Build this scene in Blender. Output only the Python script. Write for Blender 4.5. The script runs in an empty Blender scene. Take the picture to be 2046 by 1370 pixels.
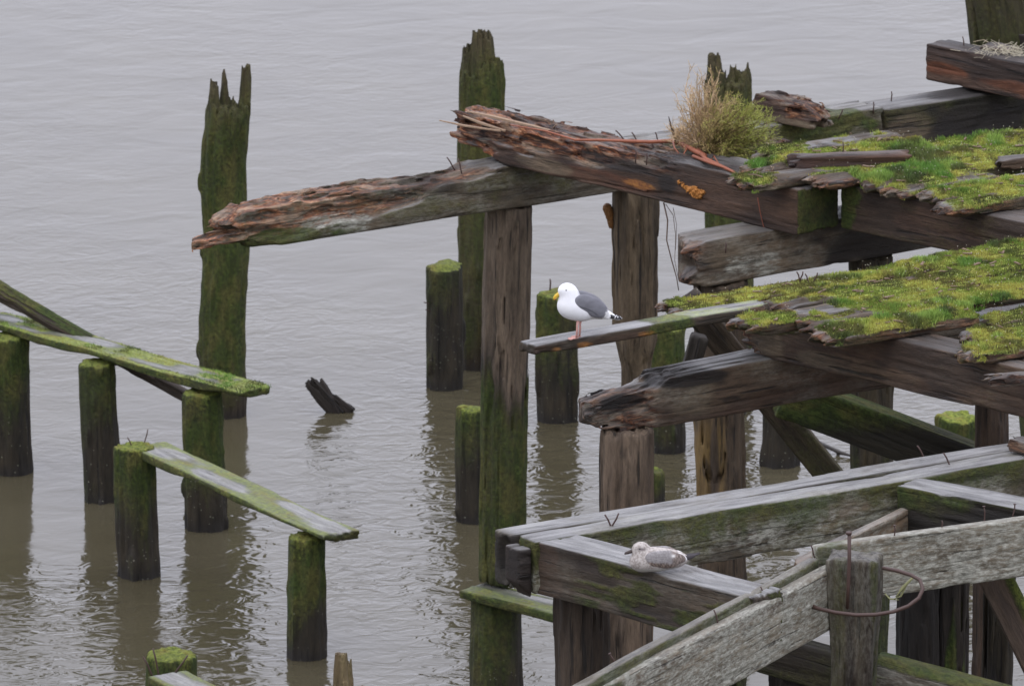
import bpy, math, random
import numpy as np
from mathutils import Matrix, Vector

# ------------------------------------------------------------------ camera, sky, sun
SC = bpy.context.scene
COL = SC.collection
PITCH, DIST, HFOV = math.radians(14), 75.0, math.radians(7.22)
CAM = np.array([0, -DIST * math.cos(PITCH), DIST * math.sin(PITCH)])
cd = bpy.data.cameras.new("camera")
cam = bpy.data.objects.new("camera", cd)
COL.objects.link(cam)
cam.location = CAM
cam.rotation_euler = (math.radians(90) - PITCH, 0, 0)
cd.sensor_width = 36
cd.angle = HFOV
cd.clip_start = 0.5
cd.clip_end = 6000
cd.dof.use_dof = True
cd.dof.focus_distance = 51.0
cd.dof.aperture_fstop = 10
SC.camera = cam

SUN_EL, SUN_AZ = math.radians(58), math.radians(200)
world = bpy.data.worlds.new("World")
SC.world = world
world.use_nodes = True
wn, wl = world.node_tree.nodes, world.node_tree.links
wn.clear()
sky = wn.new("ShaderNodeTexSky")
sky.sky_type = 'NISHITA'
sky.sun_disc = False
sky.sun_elevation = SUN_EL
sky.sun_rotation = SUN_AZ
sky.air_density = 1.0
sky.dust_density = 4.0
hs = wn.new("ShaderNodeHueSaturation")
hs.inputs["Saturation"].default_value = 0.22
wl.new(sky.outputs[0], hs.inputs["Color"])
mx = wn.new("ShaderNodeMix")
mx.data_type = 'RGBA'
mx.inputs[0].default_value = 0.8
wl.new(hs.outputs[0], mx.inputs[6])
tcw = wn.new("ShaderNodeTexCoord")
sxyz = wn.new("ShaderNodeSeparateXYZ")
wl.new(tcw.outputs["Generated"], sxyz.inputs[0])
grad = wn.new("ShaderNodeMapRange")                      # overcast: the cloud cover is brighter overhead than low down
for _i, _v in enumerate((0.0, 1.0, 0.77, 1.65)):
    grad.inputs[_i + 1].default_value = _v
wl.new(sxyz.outputs[2], grad.inputs[0])
cl = wn.new("ShaderNodeVectorMath")
cl.operation = 'SCALE'
cl.inputs[0].default_value = (12.45, 12.7, 14.8)
wl.new(grad.outputs[0], cl.inputs["Scale"])
wl.new(cl.outputs[0], mx.inputs[7])
bg = wn.new("ShaderNodeBackground")
bg.inputs["Strength"].default_value = 0.13
wl.new(mx.outputs[2], bg.inputs["Color"])
wo = wn.new("ShaderNodeOutputWorld")
wl.new(bg.outputs[0], wo.inputs[0])

sd = bpy.data.lights.new("sun", 'SUN')
sd.energy = 0.5
sd.angle = math.radians(25)
sd.color = (1.0, 0.97, 0.93)
sun = bpy.data.objects.new("sun", sd)
COL.objects.link(sun)
sdir = Vector((math.sin(SUN_AZ) * math.cos(SUN_EL), math.cos(SUN_AZ) * math.cos(SUN_EL), math.sin(SUN_EL)))
sun.rotation_euler = (-sdir).to_track_quat('-Z', 'Y').to_euler()
sun.location = (0, 0, 40)

SC.view_settings.view_transform = 'Standard'
SC.view_settings.look = 'None'
SC.view_settings.exposure = 0.0
SC.view_settings.gamma = 1.0
SC.view_settings.use_curve_mapping = False
SC.cycles.max_bounces = 6

# ------------------------------------------------------------------ photo survey: pixel of the photograph -> point on a known plane
FPX = 1023 / math.tan(HFOV / 2)
FW = np.array([0, math.cos(PITCH), -math.sin(PITCH)])
RT = np.array([1.0, 0, 0])
UPV = np.cross(RT, FW)


def P(px, py, z=None, y=None):
    d = FW * FPX + RT * (px - 1023) - UPV * (py - 685)
    t = (z - CAM[2]) / d[2] if z is not None else (y - CAM[1]) / d[1]
    return CAM + d * t


def PX(v):
    return float((np.array(v) - CAM) @ FW) / FPX       # metres per photo pixel at v


def PY(v):
    v = np.array(v) - CAM
    k = FPX / (v @ FW)
    return 1023 + k * (v @ RT), 685 - k * (v @ UPV)


# ------------------------------------------------------------------ numeric helpers
rng = np.random.default_rng(7)
TAB = rng.random((64, 64, 64)).astype(np.float32)


def noi(x, y, z, seed=0.0):
    """smooth value noise, 0..1"""
    x = x + seed * 17.31
    y = y + seed * 5.77
    z = z + seed * 9.13
    x0 = np.floor(x); y0 = np.floor(y); z0 = np.floor(z)
    fx = (x - x0); fy = (y - y0); fz = (z - z0)
    fx = fx * fx * (3 - 2 * fx); fy = fy * fy * (3 - 2 * fy); fz = fz * fz * (3 - 2 * fz)
    i = x0.astype(np.int64) & 63; j = y0.astype(np.int64) & 63; k = z0.astype(np.int64) & 63
    i1 = (i + 1) & 63; j1 = (j + 1) & 63; k1 = (k + 1) & 63
    a = TAB[i, j, k] * (1 - fx) + TAB[i1, j, k] * fx
    b = TAB[i, j1, k] * (1 - fx) + TAB[i1, j1, k] * fx
    c = TAB[i, j, k1] * (1 - fx) + TAB[i1, j, k1] * fx
    e = TAB[i, j1, k1] * (1 - fx) + TAB[i1, j1, k1] * fx
    return (a * (1 - fy) + b * fy) * (1 - fz) + (c * (1 - fy) + e * fy) * fz


def blk(x, y, z, seed=0.0):
    """fibre-block noise: constant inside torn-off slivers that are long in x"""
    wy = y + (noi(x * .3, y * .35, z * .35, seed + 3) - .5) * 2.2
    wz = z + (noi(x * .3, y * .35, z * .35, seed + 4) - .5) * 2.2
    j = np.floor(wy).astype(np.int64); k = np.floor(wz).astype(np.int64)
    sh = TAB[(j * 7 + 3) & 63, (k * 5 + 11) & 63, int(seed * 7) & 63] * 9
    i = np.floor(x + sh).astype(np.int64)
    return TAB[(i + int(seed * 13)) & 63, j & 63, (k + int(seed * 3)) & 63]


def sst(a, b, x):
    t = np.clip((x - a) / (b - a), 0, 1)
    return t * t * (3 - 2 * t)


CORN = [(0, 0, 0), (1, 0, 0), (0, 1, 0), (1, 1, 0), (0, 0, 1), (1, 0, 1), (0, 1, 1), (1, 1, 1)]
EDG = [(0, 1), (2, 3), (4, 5), (6, 7), (0, 2), (1, 3), (4, 6), (5, 7), (0, 4), (1, 5), (2, 6), (3, 7)]


def snet(F, org, h):
    S = F < 0
    nx, ny, nz = F.shape
    c = np.zeros((nx - 1, ny - 1, nz - 1), np.int8)
    for a, b, e in CORN:
        c += S[a:nx - 1 + a, b:ny - 1 + b, e:nz - 1 + e]
    act = (c > 0) & (c < 8)
    idx = np.full(act.shape, -1, np.int64)
    ai = np.nonzero(act)
    n = len(ai[0])
    idx[act] = np.arange(n)
    V = np.stack([F[ai[0] + a, ai[1] + b, ai[2] + e] for a, b, e in CORN], 1)
    pos = np.zeros((n, 3)); cnt = np.zeros(n)
    CA = np.array(CORN, float)
    for a, b in EDG:
        va, vb = V[:, a], V[:, b]
        m = (va < 0) != (vb < 0)
        t = np.where(m, va / np.where(m, va - vb, 1), 0)
        pos += m[:, None] * (CA[a] + (CA[b] - CA[a]) * t[:, None])
        cnt += m
    pos = pos / np.maximum(cnt, 1)[:, None] + np.stack(ai, 1)
    verts = pos * np.array(h) + np.array(org)
    faces = []
    for ax in range(3):
        b1, b2 = (ax + 1) % 3, (ax + 2) % 3
        T = np.transpose(S, (ax, b1, b2))
        I = np.transpose(idx, (ax, b1, b2))
        A, B = T[:-1, 1:-1, 1:-1], T[1:, 1:-1, 1:-1]
        for m, fl in ((A & ~B, 0), (~A & B, 1)):
            i, j, k = np.nonzero(m)
            q = np.stack([I[i, j, k], I[i, j + 1, k], I[i, j + 1, k + 1], I[i, j, k + 1]], 1)
            faces.append(q[:, ::-1] if fl else q)
    return verts, np.concatenate(faces)


def mesh_np(name, v, f, smooth=True, attrs=None, mat=None):
    me = bpy.data.meshes.new(name)
    v = np.asarray(v, np.float32); f = np.asarray(f, np.int32)
    me.vertices.add(len(v)); me.vertices.foreach_set("co", v.ravel())
    n = f.shape[1]
    me.loops.add(f.size); me.loops.foreach_set("vertex_index", f.ravel())
    me.polygons.add(len(f))
    me.polygons.foreach_set("loop_start", np.arange(0, f.size, n, dtype=np.int32))
    me.update(calc_edges=True)
    me.polygons.foreach_set("use_smooth", np.full(len(f), smooth))
    for k, a in (attrs or {}).items():
        a = np.asarray(a, np.float32)
        if a.shape[1] == 4:
            t = me.attributes.new(k, 'FLOAT_COLOR', 'POINT'); t.data.foreach_set("color", a.ravel())
        else:
            t = me.attributes.new(k, 'FLOAT_VECTOR', 'POINT'); t.data.foreach_set("vector", a.ravel())
    if mat:
        me.materials.append(mat)
    return me


MW = {}


def put(name, me, mw, parent=None):
    o = bpy.data.objects.new(name, me)
    COL.objects.link(o)
    MW[o.name] = mw
    if parent is not None:
        o.parent = parent
        o.matrix_basis = MW[parent.name].inverted() @ mw
    else:
        o.matrix_basis = mw
    return o


def tag(o, label=None, cat=None, group=None, kind=None):
    if label: o["label"] = label
    if cat: o["category"] = cat
    if group: o["group"] = group
    if kind: o["kind"] = kind
    elif cat: o["kind"] = "thing"
    return o


def frame(p0, X, up=None):
    X = np.array(X, float); X /= np.linalg.norm(X)
    u = np.array([0, 0, 1.0]) if up is None else np.array(up, float)
    Y = np.cross(u, X); Y /= np.linalg.norm(Y)
    Z = np.cross(X, Y)
    m = Matrix.Identity(4)
    for i in range(3):
        m[i][0], m[i][1], m[i][2], m[i][3] = X[i], Y[i], Z[i], p0[i]
    return m


# ------------------------------------------------------------------ node helpers
class NT:
    def __init__(s, name):
        s.m = bpy.data.materials.new(name); s.m.use_nodes = True
        s.n, s.l = s.m.node_tree.nodes, s.m.node_tree.links
        s.n.clear()
        s.out = s.n.new("ShaderNodeOutputMaterial")
        s.b = s.n.new("ShaderNodeBsdfPrincipled")
        s.l.new(s.b.outputs[0], s.out.inputs[0])

    def put(s, sock, v):
        if isinstance(v, bpy.types.NodeSocket): s.l.new(v, sock)
        elif isinstance(v, (tuple, list)) and len(v) == 3 and sock.type == 'RGBA': sock.default_value = (*v, 1)
        else: sock.default_value = v

    def attr(s, name, out="Color"):
        a = s.n.new("ShaderNodeAttribute"); a.attribute_name = name
        return a.outputs[out]

    def sep(s, c):
        a = s.n.new("ShaderNodeSeparateColor"); s.put(a.inputs[0], c)
        return a.outputs

    def vmul(s, v, k):
        a = s.n.new("ShaderNodeVectorMath"); a.operation = 'MULTIPLY'
        s.put(a.inputs[0], v); a.inputs[1].default_value = k
        return a.outputs[0]

    def noise(s, v, scale, detail=4, rough=.55, dist=0.0):
        a = s.n.new("ShaderNodeTexNoise"); s.put(a.inputs["Vector"], v)
        a.inputs["Scale"].default_value = scale; a.inputs["Detail"].default_value = detail
        a.inputs["Roughness"].default_value = rough; a.inputs["Distortion"].default_value = dist
        return a.outputs["Fac"]

    def voro(s, v, scale, out="Distance"):
        a = s.n.new("ShaderNodeTexVoronoi"); s.put(a.inputs["Vector"], v); a.inputs["Scale"].default_value = scale
        return a.outputs[out]

    def math(s, op, a, b=0.0, clamp=False):
        m = s.n.new("ShaderNodeMath"); m.operation = op; m.use_clamp = clamp
        s.put(m.inputs[0], a); s.put(m.inputs[1], b)
        return m.outputs[0]

    def mr(s, v, a, b, c=0.0, d=1.0):
        m = s.n.new("ShaderNodeMapRange"); s.put(m.inputs[0], v)
        for i, q in enumerate((a, b, c, d)): m.inputs[i + 1].default_value = q
        return m.outputs[0]

    def mix(s, f, a, b, mode='MIX'):
        m = s.n.new("ShaderNodeMix"); m.data_type = 'RGBA'; m.blend_type = mode
        s.put(m.inputs[0], f); s.put(m.inputs[6], a); s.put(m.inputs[7], b)
        return m.outputs[2]

    def ramp(s, f, stops):
        r = s.n.new("ShaderNodeValToRGB"); s.put(r.inputs[0], f)
        e = r.color_ramp.elements
        while len(e) < len(stops): e.new(0.5)
        for i, (p, c) in enumerate(stops):
            e[i].position = p; e[i].color = (*c, 1)
        return r.outputs[0]

    def bump(s, h, strength, dist, normal=None):
        b = s.n.new("ShaderNodeBump"); s.put(b.inputs["Height"], h)
        b.inputs["Strength"].default_value = strength; b.inputs["Distance"].default_value = dist
        if normal is not None: s.l.new(normal, b.inputs["Normal"])
        return b.outputs[0]


def simple(name, col, rough=.6, var=.25, scale=60, metal=0.0):
    t = NT(name)
    g = t.n.new("ShaderNodeTexCoord").outputs["Object"]
    n = t.noise(g, scale, 4)
    t.put(t.b.inputs["Base Color"], t.mix(n, tuple(c * (1 - var) for c in col), tuple(min(1, c * (1 + var)) for c in col)))
    t.b.inputs["Roughness"].default_value = rough
    t.b.inputs["Metallic"].default_value = metal
    t.put(t.b.inputs["Normal"], t.bump(n, .4, .004))
    return t.m


# wood: base colour, masks m1 = (moss, rot, lichen), m2 = (barnacles, orange crust, wet pale top), gco = grain coordinates
def wood_material():
    t = NT("weathered_timber")
    g = t.attr("gco", "Vector")
    base = t.attr("base")
    moss, rot, lich = t.sep(t.attr("m1"))[:3]
    barn, crust, top = t.sep(t.attr("m2"))[:3]
    fine = t.noise(t.vmul(g, (13, 62, 62)), 1.0, 6, .75)
    mid = t.noise(t.vmul(g, (2.2, 17, 17)), 1.0, 5, .65, .6)
    blot = t.noise(t.vmul(g, (3.0, 7, 7)), 1.0, 5, .6)
    k = t.math('ADD', t.math('MULTIPLY', t.mr(fine, .3, .7, .3, 1.6), .5), t.math('MULTIPLY', t.mr(mid, .3, .7, .15, 1.7), .5))
    c = t.mix(1.0, t.mix(1.0, base, (.70, .615, .49), 'MULTIPLY'), t.mix(0.0, k, k), 'MULTIPLY')
    c = t.mix(t.mr(blot, .45, .75, 0, .55), c, t.mix(1.0, c, (.42, .36, .34), 'MULTIPLY'))
    crack = t.mr(t.noise(t.vmul(g, (1.3, 30, 30)), 1.0, 3, .6), .60, .68, 0, .8)
    c = t.mix(crack, c, (.006, .005, .004))
    kv = t.voro(t.vmul(g, (1.7, 4.2, 4.2)), 1.0)
    knot = t.math('MULTIPLY', t.mr(kv, .16, .09), .8, True)
    c = t.mix(knot, c, t.mix(t.mr(kv, .10, .03), (.012, .009, .007), t.mix(1.0, c, (.6, .55, .5), 'MULTIPLY')))
    # rot
    rn = t.noise(t.vmul(g, (7, 30, 30)), 1.0, 6, .72, .8)
    rc = t.ramp(rn, [(.30, (.008, .006, .005)), (.43, (.035, .014, .009)), (.53, (.16, .056, .019)), (.61, (.33, .17, .085)), (.74, (.42, .33, .23))])
    rb = t.noise(t.vmul(g, (1.6, 6, 6)), 1.0, 3)
    glow = t.sep(t.attr("m3"))[2]  # tint boost: makes the rotten wood's own colour paler and more orange
    rc = t.mix(t.math('MULTIPLY', t.mr(rb, .42, .58, 0, .9), t.math('SUBTRACT', 1.0, t.math('MULTIPLY', glow, .75))), rc, t.mix(1.0, rc, (.22, .19, .2), 'MULTIPLY'))
    pal = t.noise(t.vmul(g, (2.3, 11, 11)), 1.0, 4, .6)
    rc = t.mix(t.mr(pal, .52, .62, 0, .6), rc, t.mix(rn, (.07, .055, .04), (.42, .36, .27)))
    rc = t.mix(t.mr(pal, .46, .38, 0, .85), rc, t.mix(rn, (.008, .007, .007), (.06, .045, .035)))
    rc = t.mix(t.math('MULTIPLY', glow, t.mr(blot, .4, .6, .3, 1)), rc, t.mix(1.0, rc, (2.0, 1.7, 1.5), 'MULTIPLY'))
    c = t.mix(rot, c, rc)
    # weathered, rain-wet top
    tn = t.noise(t.vmul(g, (2.5, 20, 20)), 1.0, 4, .6)
    tc = t.mix(t.mr(tn, .3, .7), (.075, .073, .070), (.25, .245, .235))
    c = t.mix(t.math('MULTIPLY', top, t.mr(blot, .36, .5, .5, 1)), c, tc)
    # lichen
    ln = t.noise(t.vmul(g, (18, 50, 50)), 1.0, 6, .75)
    ln2 = t.noise(t.vmul(g, (5, 9, 9)), 1.0, 3, .6)
    lc = t.mix(t.mr(ln, .35, .65), (.13, .128, .10), (.35, .345, .29))
    lf = t.math('MULTIPLY', lich, t.mr(t.math('ADD', t.math('MULTIPLY', ln, .6), t.math('MULTIPLY', ln2, .4)), .40, .56), True)
    c = t.mix(lf, c, lc)
    # moss
    mn = t.noise(t.vmul(g, (28, 34, 34)), 1.0, 5, .7)
    mn2 = t.noise(t.vmul(g, (3.5, 6, 6)), 1.0, 3, .6)
    mc = t.mix(t.mr(mn, .3, .7), (.012, .021, .004), (.058, .085, .013))
    mc = t.mix(t.mr(mn2, .42, .62, 0, .8), mc, t.mix(t.mr(mn, .3, .7), (.036, .032, .009), (.12, .115, .028)))
    mf = t.mr(t.math('ADD', t.math('ADD', t.math('MULTIPLY', moss, 1.3), t.math('MULTIPLY', mid, .35)), t.math('MULTIPLY', t.math('ADD', mn, mn2), .5)), .85, 1.55, 0, .88)
    mf = t.math('MULTIPLY', mf, t.mr(moss, 0, .12), True)
    c = t.mix(mf, c, mc)
    bright = t.attr("m3")
    mb = t.sep(bright)
    mcb = t.mix(t.mr(mn, .3, .7), (.09, .12, .012), (.33, .38, .06))
    mcb = t.mix(t.mr(mn2, .5, .7, 0, .8), mcb, (.26, .21, .04))
    c = t.mix(t.mr(t.math('ADD', mb[0], t.math('MULTIPLY', mn, .5)), .4, 1.0), c, mcb)
    c = t.mix(mb[1], c, (.012, .010, .009))                       # turns the wood near black where masked
    # orange crust fungus
    c = t.mix(t.math('MULTIPLY', crust, t.mr(ln, .3, .5), True), c, t.mix(t.mr(ln, .4, .65), (.24, .075, .010), (.62, .27, .045)))
    # barnacles
    bv = t.voro(t.vmul(g, (26, 26, 26)), 1.0)
    bm = t.math('MULTIPLY', t.math('LESS_THAN', bv, .13), barn)
    bm = t.math('MULTIPLY', bm, t.math('GREATER_THAN', t.noise(t.vmul(g, (9, 9, 9)), 1.0, 2), .5))
    c = t.mix(bm, c, (.20, .20, .15))
    t.put(t.b.inputs["Base Color"], c)
    r = t.mr(top, 0, 1, .72, .34)
    r = t.math('ADD', r, t.math('MULTIPLY', mf, .3), True)
    t.put(t.b.inputs["Roughness"], r)
    t.b.inputs["Specular IOR Level"].default_value = .35
    h = t.math('ADD', t.math('MULTIPLY', fine, .5), t.math('MULTIPLY', mid, .5))
    h = t.math('SUBTRACT', h, t.math('MULTIPLY', crack, .6))
    h = t.math('ADD', h, t.math('MULTIPLY', t.math('MULTIPLY', rn, rot), 2.2))
    h = t.math('ADD', h, t.math('MULTIPLY', t.math('MULTIPLY', mn, mf), 1.6))
    t.put(t.b.inputs["Normal"], t.bump(h, 1.0, .02))
    return t.m


WOOD = wood_material()


def water_material():
    t = NT("murky_river_water")
    g = t.n.new("ShaderNodeTexCoord").outputs["Object"]
    mp = t.n.new("ShaderNodeMapping"); mp.inputs["Rotation"].default_value = (0, 0, math.radians(-14)); t.l.new(g, mp.inputs[0])
    g = mp.outputs[0]
    sy = t.n.new("ShaderNodeSeparateXYZ"); t.l.new(g, sy.inputs[0])
    far = t.mr(sy.outputs[1], 5.0, -2.0, .3, 1.0)              # calmer in the open, livelier round the piles
    big = t.noise(t.vmul(g, (.22, .12, 1)), 1.0, 2)
    big2 = t.noise(t.vmul(g, (.7, .5, 1)), 1.0, 3)
    w1 = t.noise(t.vmul(g, (1.1, 1.5, 1)), 1.0, 2, .5, .6)
    w2 = t.noise(t.vmul(g, (4.2, 5.2, 1)), 1.0, 2, .55, 1.0)
    w3 = t.noise(t.vmul(g, (.40, .5, 1)), 1.0, 2, .5, .4)
    amp = t.math('MULTIPLY', t.mr(big, .40, .58, .15, 1.4), far)
    h = t.math('ADD', t.math('MULTIPLY', w1, .015), t.math('MULTIPLY', t.math('MULTIPLY', w2, .0195), amp))
    h = t.math('ADD', h, t.math('MULTIPLY', w3, .014))
    t.put(t.b.inputs["Normal"], t.bump(h, 1.0, 1.0))
    silt = t.mix(t.mr(big2, .35, .65), (.050, .043, .025), (.062, .054, .033))
    t.put(t.b.inputs["Base Color"], silt)
    t.b.inputs["Roughness"].default_value = .09
    t.b.inputs["IOR"].default_value = 1.333
    return t.m


# ------------------------------------------------------------------ the setting
me = mesh_np("water", [(-1500, -400, 0), (1500, -400, 0), (1500, 2600, 0), (-1500, 2600, 0)], [(0, 1, 2, 3)], False, None, water_material())
o = put("water", me, Matrix.Identity(4)); tag(o, kind="structure")

# ------------------------------------------------------------------ timber builder
SEED = [0]


class Timber:
    """a piece of timber carved out of a distance field: local X runs along the grain"""

    def __init__(s, name, mw, L, sec, dims, cell=(.035, .0135), rag0=.02, rag1=.02, rot=None, carve=None, profile=None,
                 paint=None, crackd=.012, grain=.007, warp=.008, parent=None, ragf=14.0, taper=None, lump=0.0):
        SEED[0] += 1
        sd_ = SEED[0] * 1.37
        s.seed, s.mw, s.L, s.dims, s.sec = sd_, mw, L, dims, sec
        dx, dc = cell
        px_ = 2.5 * dx
        if sec == 'box':
            w, h = dims
            y0, y1, z0, z1 = -.055, w + .055, -.055, h + .06
        else:
            r = max(dims)
            r = r * 1.08 + lump + warp
            y0 = z0 = -r - .05; y1 = z1 = r + .05
        x = np.arange(-px_, L + px_, dx); y = np.arange(y0, y1, dc); z = np.arange(z0, z1, dc)
        X, Y, Z = np.meshgrid(x, y, z, indexing='ij')
        X = X.astype(np.float32); Y = Y.astype(np.float32); Z = Z.astype(np.float32)
        x1 = x.astype(np.float32)
        o1 = np.zeros_like(x1)
        wy = (noi(x1 * 1.3, o1, o1 + 3, sd_) - .5) * 2 * warp
        wz = (noi(x1 * 1.1, o1 + 7, o1, sd_) - .5) * 2 * warp
        Yw = Y + wy[:, None, None]; Zw = Z + wz[:, None, None]
        if sec == 'box':
            tp = 0 if taper is None else taper
            yy = np.abs(Yw - w / 2) - w / 2; zz = np.abs(Zw - h / 2) - h / 2
            rr = .012
            d = np.sqrt(np.maximum(yy + rr, 0) ** 2 + np.maximum(zz + rr, 0) ** 2) + np.minimum(np.maximum(yy + rr, zz + rr), 0) - rr
        else:
            R = dims[0] + (dims[1] - dims[0]) * np.clip(X / L, 0, 1)
            ang = np.arctan2(Zw, Yw)
            R = R * (1 + .07 * (noi(X * .8, np.cos(ang) * 1.1, np.sin(ang) * 1.1, sd_) - .5) * 2)
            R = R + .014 * (noi(X * .6, np.cos(ang) * 5, np.sin(ang) * 5, sd_ + 2) - .5) * 2 + .009 * (noi(X * 7, np.cos(ang) * 8, np.sin(ang) * 8, sd_ + 9) - .5) * 2
            d = np.sqrt(Yw ** 2 + Zw ** 2) - R
            if lump:
                kn = noi(X * 3.2, np.cos(ang) * 2.4, np.sin(ang) * 2.4, sd_ + 5)
                d = d - lump * sst(.78, .95, kn)
        gn = noi(X * 1.6, Y * 34, Z * 34, sd_)
        d = d + (gn - .5) * grain * 2
        if crackd:
            cr = noi(X * .55, Y * 11, Z * 11, sd_ + 1)
            d = d + crackd * np.clip(1 - np.abs(cr - .5) / .035, 0, 1)
        if rot is not None:
            R = rot(X, Y, Z, s)
            rn = noi(X * 4.5, Y * 15, Z * 15, sd_ + 3)
            b1 = blk(X * 4.5, Y * 30, Z * 34, sd_ + 4); b2 = blk(X * 9, Y * 52, Z * 58, sd_ + 5)
            d = d + R * (np.abs(rn - .38) * .11 + (b1 ** 1.6) * .034 + b2 * .014)
        e = noi(X * 0, Y * ragf, Z * ragf, sd_ + 6) * .5 + blk(X * .01, Y * ragf * 2.6, Z * ragf * 2.6, sd_ + 7) * .5
        e = np.clip((e - .25) * 1.8, 0, 1)
        e2 = noi(X * 0, Y * ragf, Z * ragf, sd_ + 8) * .5 + blk(X * .01, Y * ragf * 2.6, Z * ragf * 2.6, sd_ + 9) * .5
        e2 = np.clip((e2 - .25) * 1.8, 0, 1)
        d = np.maximum(d, (-X + rag0 * e) * .6)
        d = np.maximum(d, (X - L + rag1 * e2) * .45)
        if profile is not None:      # (xs, tops) or (xs, tops, bottoms): how high the piece still stands along its length
            top = np.interp(x1, profile[0], profile[1]).astype(np.float32)[:, None, None]
            top = top + ((noi(X * 5, Y * 12, Z * 0, sd_ + 10) - .5) * .05 + (blk(X * 3.5, Y * 26, Z * 0, sd_ + 12) - .5) * .035) * (profile[3] if len(profile) > 3 else 1)
            d = np.maximum(d, Z - top)
            if len(profile) > 2 and profile[2] is not None:
                bo = np.interp(x1, profile[0], profile[2]).astype(np.float32)[:, None, None]
                bo = bo + (noi(X * 7, Y * 12, Z * 0, sd_ + 11) - .5) * .04
                d = np.maximum(d, bo - Z)
        if carve is not None:
            d = carve(X, Y, Z, d, s)
        v, f = snet(d, (x[0], y[0], z[0]), (dx, dc, dc))
        M = np.array(mw); s.M = M
        w_ = v @ M[:3, :3].T + M[:3, 3]
        me = mesh_np(name, v, f)
        nn = np.empty(len(v) * 3, np.float32); me.vertex_normals.foreach_get("vector", nn)
        n = nn.reshape(-1, 3) @ M[:3, :3].T
        A = dict(base=np.tile([.09, .075, .055], (len(v), 1)), moss=np.zeros(len(v)), rot=np.zeros(len(v)), lich=np.zeros(len(v)),
                 barn=np.zeros(len(v)), crust=np.zeros(len(v)), top=np.zeros(len(v)), bright=np.zeros(len(v)), tar=np.zeros(len(v)), glow=np.zeros(len(v)))
        if rot is not None:
            A['rot'] = np.clip(rot(v[:, 0], v[:, 1], v[:, 2], s) * 1.4, 0, 1)
        if paint is not None:
            paint(A, v, w_, n, s)
        one = np.ones(len(v))
        attrs = dict(base=np.column_stack([A['base'], one]), m1=np.column_stack([A['moss'], A['rot'], A['lich'], one]),
                     m2=np.column_stack([A['barn'], A['crust'], A['top'], one]), m3=np.column_stack([A['bright'], A['tar'], A['glow'], one]),
                     gco=v + sd_ * 3.1)
        for k, a in attrs.items():
            a = np.asarray(a, np.float32)
            if a.shape[1] == 4:
                t = me.attributes.new(k, 'FLOAT_COLOR', 'POINT'); t.data.foreach_set("color", a.ravel())
            else:
                t = me.attributes.new(k, 'FLOAT_VECTOR', 'POINT'); t.data.foreach_set("vector", a.ravel())
        fl = A['rot'] > .35
        if s.sec == 'round' and carve is not None:
            fl = fl | (v[:, 0] > L - .45)
        me.polygons.foreach_set("use_smooth", ~fl[f[:, 0]])
        me.materials.append(WOOD)
        s.o = put(name, me, mw, parent)
        s.M = M; s.W = w_; s.N = n; s.B = A['bright']

    def loc(s, wp):
        return (np.array(wp) - s.M[:3, 3]) @ s.M[:3, :3]

    def tag(s, label, cat, group=None):
        tag(s.o, label, cat, group)
        return s


def face_local(M, px, py):
    """where the sight line of a photo pixel meets the front face (local y = 0)"""
    Mn = np.array(M)
    d = FW * FPX + RT * (px - 1023) - UPV * (py - 685)
    n = Mn[:3, 1]
    t = ((Mn[:3, 3] - CAM) @ n) / (d @ n)
    return (CAM + d * t - Mn[:3, 3]) @ Mn[:3, :3]


def beam(name, a, b, z, h, w, ext0=0.0, ext1=0.0, **k):
    """level timber whose lower front edge runs through the photo pixels a and b at height z"""
    A, B = P(*a, z=z), P(*b, z=z)
    d = (B - A) / np.linalg.norm(B - A)
    A = A - d * ext0
    L = np.linalg.norm(B - A) + ext1
    return Timber(name, frame(A, d), L, 'box', (w, h), **k)


def post(name, base, top, z0, z1, r0, r1, **k):
    """round upright; base and top are photo pixels of its centre line, both on one upright plane"""
    A = P(*base, z=z0)
    A2 = A.copy()
    if top is None:
        B = A + np.array([0, 0, z1 - z0])
    else:
        B = P(*top, y=A[1])
        if z1 is not None: B[2] = z1
    d = B - A
    d = d / np.linalg.norm(d)
    A = A2 - d * k.pop('sink', 0)
    L = np.linalg.norm(B - A)
    return Timber(name, frame(A, d, (0, -1, 0) if abs(d[2]) > .9 else None), L, 'round', (r0, r1), **k)


# paints ------------------------------------------------------------------------------------------------
def cols(a, b, t):
    return np.array(a)[None, :] * (1 - t[:, None]) + np.array(b)[None, :] * t[:, None]


def p_pile(A, v, w, n, s, ztop=1.15, green=1.0):
    """low piling in the tide range: brown and barnacled below, green above, a moss cap"""
    q = noi(w[:, 0] * 3, w[:, 1] * 3, w[:, 2] * 2.2, s.seed)
    q2 = noi(w[:, 0] * 9, w[:, 1] * 9, w[:, 2] * 4, s.seed + 1)
    A['base'] = cols((.018, .017, .012), (.046, .040, .028), q2)
    hz = w[:, 2] / ztop + (q - .5) * .7 + .18 * (-n[:, 0])
    A['moss'] = np.clip(sst(.0, .9, hz) * (.38 + .55 * q) * green, 0, 1)
    A['barn'] = sst(.75, .2, w[:, 2] / ztop) * .9
    up = sst(.5, .8, n[:, 2]) * sst(ztop * .82, ztop * .93, w[:, 2])
    A['bright'] = np.clip(np.maximum(up * .42, sst(ztop * .8, ztop * 1.0, w[:, 2] + (q2 - .5) * .25) * .22) * green, 0, 1)
    A['tar'] = sst(.14, .02, w[:, 2]) * .7


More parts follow.
